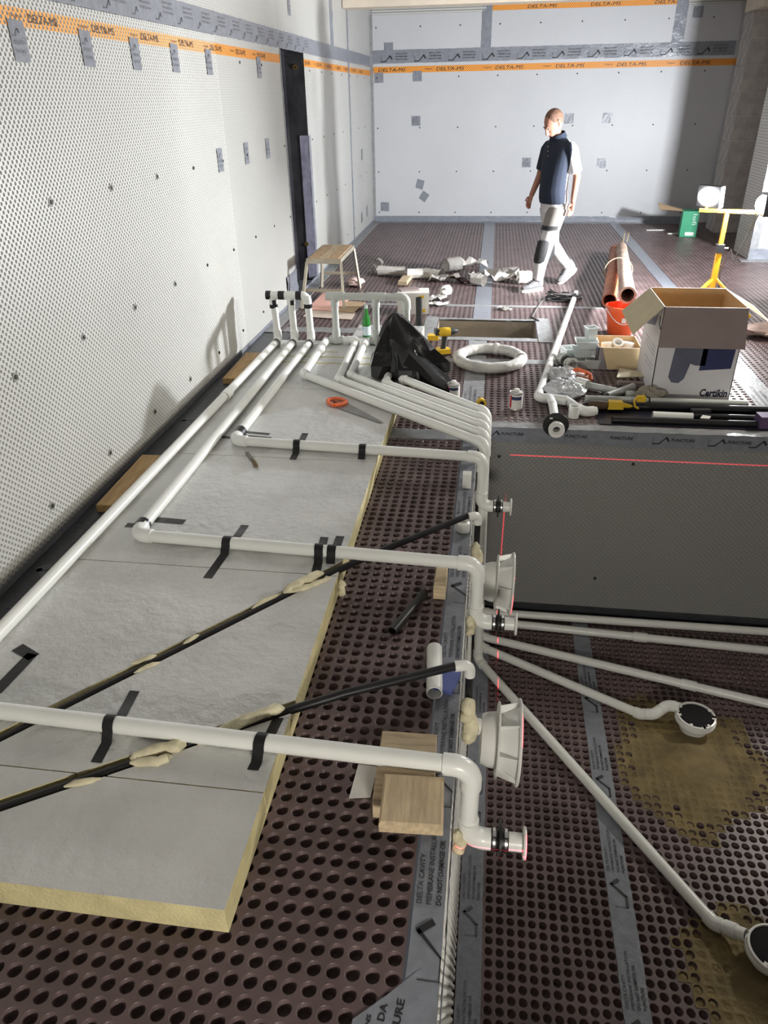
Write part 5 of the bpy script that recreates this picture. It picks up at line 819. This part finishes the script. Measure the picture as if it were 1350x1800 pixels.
HIPL, HIPR = (.0, -.085, .90), (.0, .085, .90)
KL, AL, KR, AR = (-.125, -.085, .485), (-.215, -.080, .095), (.085, .065, .470), (.345, .055, .185)
SL_, EL, WL = (.015, -.190, 1.50), (.100, -.228, 1.215), (.070, -.238, .955); SR, ER_, WR = (.0, .185, 1.50), (-.030, .245, 1.20), (-.150, .220, .995)
def chain(mb, ps, rs, n=14, sub=3):
    P = []; Rr = []
    for i in range(len(ps) - 1):
        for k in range(sub): P.append(Vector(ps[i]).lerp(Vector(ps[i + 1]), k / sub)); Rr.append(rs[i] + (rs[i + 1] - rs[i]) * k / sub)
    P.append(Vector(ps[-1])); Rr.append(rs[-1]); return mb.tube(P, Rr, n)
HC = Vector((-.105, 0, 1.712)); TL = math.radians(-40)                   # head centre, chin tucked down
def hp(x, y, z): return HC + Matrix.Rotation(TL, 3, 'Y') @ Vector((x, y, z))
b = MB()
b.loft([ell((.0, 0, .84), .10, .13), ell((.0, 0, .95), .115, .155), ell((-.015, 0, 1.08), .11, .145), ell((-.015, 0, 1.28), .115, .165), ell((0, 0, 1.46), .10, .17), ell((-.005, 0, 1.545), .07, .12), ell((-.03, 0, 1.60), .058, .062), ell((-.065, 0, 1.65), .058, .058), ell((-.085, 0, 1.69), .05, .05)])
for h, k, a, s in ((HIPL, KL, AL, -1), (HIPR, KR, AR, 1)): chain(b, [h, k, a], [.080, .052, .038]); 
for s, e, w in ((SL_, EL, WL), (SR, ER_, WR)): chain(b, [s, e, w], [.052, .041, .029])
b.blob(HC + Vector((.004, 0, .022)), (.106, .079, .114), 20, 14, R=Matrix.Rotation(TL, 3, 'Y'))             # skull
b.loft([[hp(-.030 - .0 + x, y, z) for x, y in [(.055 * math.cos(a), .060 * math.sin(a)) for a in [2 * math.pi * j / 16 for j in range(16)]]] for z in (.02,)] + [[hp(-.045 + .050 * k * math.cos(a), .050 * k * math.sin(a), z) for a in [2 * math.pi * j / 16 for j in range(16)]] for z, k in ((-.04, 1.0), (-.085, .8), (-.112, .45))])   # jaw
b.tube([hp(-.088, 0, .028), hp(-.106, 0, -.005), hp(-.118, 0, -.030), hp(-.098, 0, -.042)], [.010, .013, .016, .010], 10)     # nose
b.tube([hp(-.086, -.030, .036), hp(-.096, 0, .034), hp(-.086, .030, .036)], .011, 8)     # brow
b.tube([hp(-.082, -.024, -.066), hp(-.096, 0, -.064), hp(-.082, .024, -.066)], .008, 8)     # lips
for s in (-1, 1): b.tube([hp(.012, .076 * s, .035), hp(.024, .086 * s, .03), hp(.026, .088 * s, .0), hp(.010, .080 * s, -.030), hp(.0, .074 * s, -.02)], [.010, .014, .014, .011, .008], 8)     # ears
def hand(w, e, curl, side):
    w, e = Vector(w), Vector(e); d = (w - e).normalized(); d = (d + Vector((-.10, 0, -.5))).normalized(); nrm = Vector((0, side, 0)); fw = d.cross(nrm).normalized()
    if fw.x > 0: fw = -fw
    b.tube([w - d * .02, w + d * .02, w + d * .055, w + d * .088], [.027, .033, .037, .034], 14, sq=.62)
    for k, (o_, L) in enumerate(((.030, .070), (.010, .079), (-.010, .074), (-.028, .058))):
        p = w + d * .082 + fw * o_; c1_ = (d - nrm * curl * .5).normalized(); c2_ = (d - nrm * curl * 1.3).normalized(); b.tube([p - d * .012, p + c1_ * L * .42, p + c1_ * L * .42 + c2_ * L * .33, p + c1_ * L * .42 + c2_ * L * .33 + (d - nrm * curl * 2).normalized() * L * .25], [.0105, .010, .009, .007], 8)
    p = w + d * .025 + fw * .028; b.tube([p, p + (fw * .8 + d).normalized() * .034, p + (fw * .8 + d).normalized() * .034 + (fw * .25 + d).normalized() * .034], [.012, .0105, .008], 8)
hand(WL, EL, .35, -1); hand(WR, ER_, .5, 1)
body = remesh(b.build('body', SKIN, man, world=False), .0075, 4)
# hair cap, face details
hm = MB(); hm.blob(HC + Vector((.010, 0, .032)) + Matrix.Rotation(TL, 3, 'Y') @ Vector((.006, 0, .012)), (.108, .083, .106), 22, 14, R=Matrix.Rotation(TL, 3, 'Y')); V_ = []; inv = Matrix.Rotation(-TL, 3, 'Y')
hm.v = [tuple(HC + Matrix.Rotation(TL, 3, 'Y') @ Vector((q.x, q.y, max(q.z, .052 if q.x < -.02 else (-.045 if q.x > .03 else .02))))) for q in [inv @ (Vector(p) - HC) for p in hm.v]]; hm.build('hair', HAIR, man, world=False)
for s in (-1, 1):
    MB().blob(hp(-.086, .030 * s, .012), (.010, .013, .008), 10, 8).build('eye', mat('eye', (.5, .45, .42), .3), man, world=False); MB().tube([hp(-.093, .014 * s, .040), hp(-.094, .030 * s, .046), hp(-.084, .046 * s, .040)], .004, 6).build('eyebrow', HAIR, man, world=False)
MB().tube([hp(-.088, -.022, -.068), hp(-.1015, 0, -.067), hp(-.088, .022, -.068)], .004, 6).build('mouth', mat('lip', (.34, .12, .10), .5), man, world=False)
# clothes
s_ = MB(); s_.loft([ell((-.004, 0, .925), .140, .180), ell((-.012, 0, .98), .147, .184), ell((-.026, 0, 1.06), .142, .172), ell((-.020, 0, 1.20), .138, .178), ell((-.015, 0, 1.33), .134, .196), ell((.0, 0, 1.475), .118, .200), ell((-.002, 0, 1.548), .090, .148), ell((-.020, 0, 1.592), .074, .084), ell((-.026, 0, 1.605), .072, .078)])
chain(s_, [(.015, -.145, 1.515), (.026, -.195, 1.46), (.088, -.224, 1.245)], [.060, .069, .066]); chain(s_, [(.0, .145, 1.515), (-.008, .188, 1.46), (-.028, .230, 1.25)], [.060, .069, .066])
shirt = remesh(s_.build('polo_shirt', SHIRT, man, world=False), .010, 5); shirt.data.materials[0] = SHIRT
NV = mat('navy_collar', (.012, .02, .04), .85); MB().loft([ell((-.018, 0, 1.582), .090, .098, tilt=.2), ell((-.034, 0, 1.622), .080, .084, tilt=.35), ell((-.036, 0, 1.624), .072, .076, tilt=.35)], False).build('collar', NV, man, world=False)
for k in range(3): MB().lathe([(.006, 0), (.005, .003)], (-.150 + .004 * k + .018 * k * 0, -.004, 1.50 - .045 * k), (-1, 0, .1), 8).build('button', mat('tan_button', (.45, .35, .25), .5), man, world=False)
l_ = MB(); l_.loft([ell((.0, 0, .83), .115, .160), ell((.0, 0, .90), .130, .172), ell((-.006, 0, 1.0), .128, .168)])
chain(l_, [(-.0, -.080, .88), (-.066, -.085, .68), KL, (-.185, -.085, .28), (AL[0] + .012, AL[1], .115)], [.108, .096, .078, .072, .064], 16); chain(l_, [(.0, .080, .88), (.045, .072, .68), KR, (.225, .060, .315), (AR[0] - .012, AR[1], .205)], [.108, .096, .078, .070, .062], 16)
remesh(l_.build('trousers', TRO, man, world=False), .010, 5)
for k_, d0 in ((KL, Vector((-1, 0, -.25))), (KR, Vector((-.9, 0, -.5)))): c = Vector(k_); MB().loft([[c + Vector((0, 0, z)) + Vector((math.cos(a) * r * 1.06 + (-.035 - (z) * -.22), math.sin(a) * r, 0)) for a in [2 * math.pi * j / 16 for j in range(16)]] for z, r in ((-.17, .060), (-.15, .071), (-.06, .076), (.05, .077), (.07, .064))]).build('knee_pad', KNEE, man, world=False)
def shell(nm, m, z0, z1, a0, a1, e):                                       # curved panel on the near thigh; the grey one paints its shaded front
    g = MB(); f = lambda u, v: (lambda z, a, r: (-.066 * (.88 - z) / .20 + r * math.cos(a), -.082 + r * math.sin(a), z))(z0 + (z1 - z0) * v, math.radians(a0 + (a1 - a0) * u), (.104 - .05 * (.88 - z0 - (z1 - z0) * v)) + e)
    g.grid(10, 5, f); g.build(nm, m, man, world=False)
shell('thigh_shade', mat('grey_thigh_shade', (.24, .22, .205), .8, var=.12), .70, .90, 150, 268, .016); shell('pocket_flap', KNEE, .665, .71, 150, 268, .020)
def boot(a, pitch, yaw):
    a = Vector(a); M_ = Matrix.Rotation(yaw, 3, 'Z') @ Matrix.Rotation(pitch, 3, 'Y')
    def P(x, y, z): return a + M_ @ Vector((x, y, z))
    n = 16
    def sec(x, w, z0, z1): return [P(x, w * math.cos(t_), z0 + (z1 - z0) * (.5 + .5 * math.sin(t_))) for t_ in [2 * math.pi * j / n for j in range(n)]]
    bt = MB().loft([sec(.085, .022, -.07, .0), sec(.075, .036, -.085, .05), sec(.02, .043, -.088, .055), sec(-.04, .044, -.088, .02), (sec(-.10, .047, -.088, -.015)), sec(-.16, .044, -.088, -.030), sec(-.195, .028, -.085, -.045)]); bt.tube([P(.02, 0, -.03), P(.02, 0, .03), P(.018, 0, .075)], [.05, .05, .056], 14); o_ = bt.build('boot', BOOT, man, True, 60, world=False)
    MB().loft([[P(x * 1.0, w * s, z) for x, w, s in ((.088, .025, 1), (.02, .047, 1), (-.05, .046, 1), (-.12, .05, 1), (-.18, .042, 1), (-.208, .018, 1), (-.208, .018, -1), (-.18, .042, -1), (-.12, .05, -1), (-.05, .046, -1), (.02, .047, -1), (.088, .025, -1))][::-1] for z in (-.107, -.085, -.075)]).build('sole', SOLE, o_, True, 30, world=False)
    for k in range(4): MB().tube([P(-.045 - .025 * k, -.022, .022 - .013 * k), P(-.052 - .025 * k, 0, .030 - .014 * k), P(-.045 - .025 * k, .022, .022 - .013 * k)], .005, 6).build('lace', DKG, o_, world=False)
boot((AL[0] + .0, AL[1], .1085), .0, .0); boot((AR[0], AR[1], .190), math.radians(-32), .0)
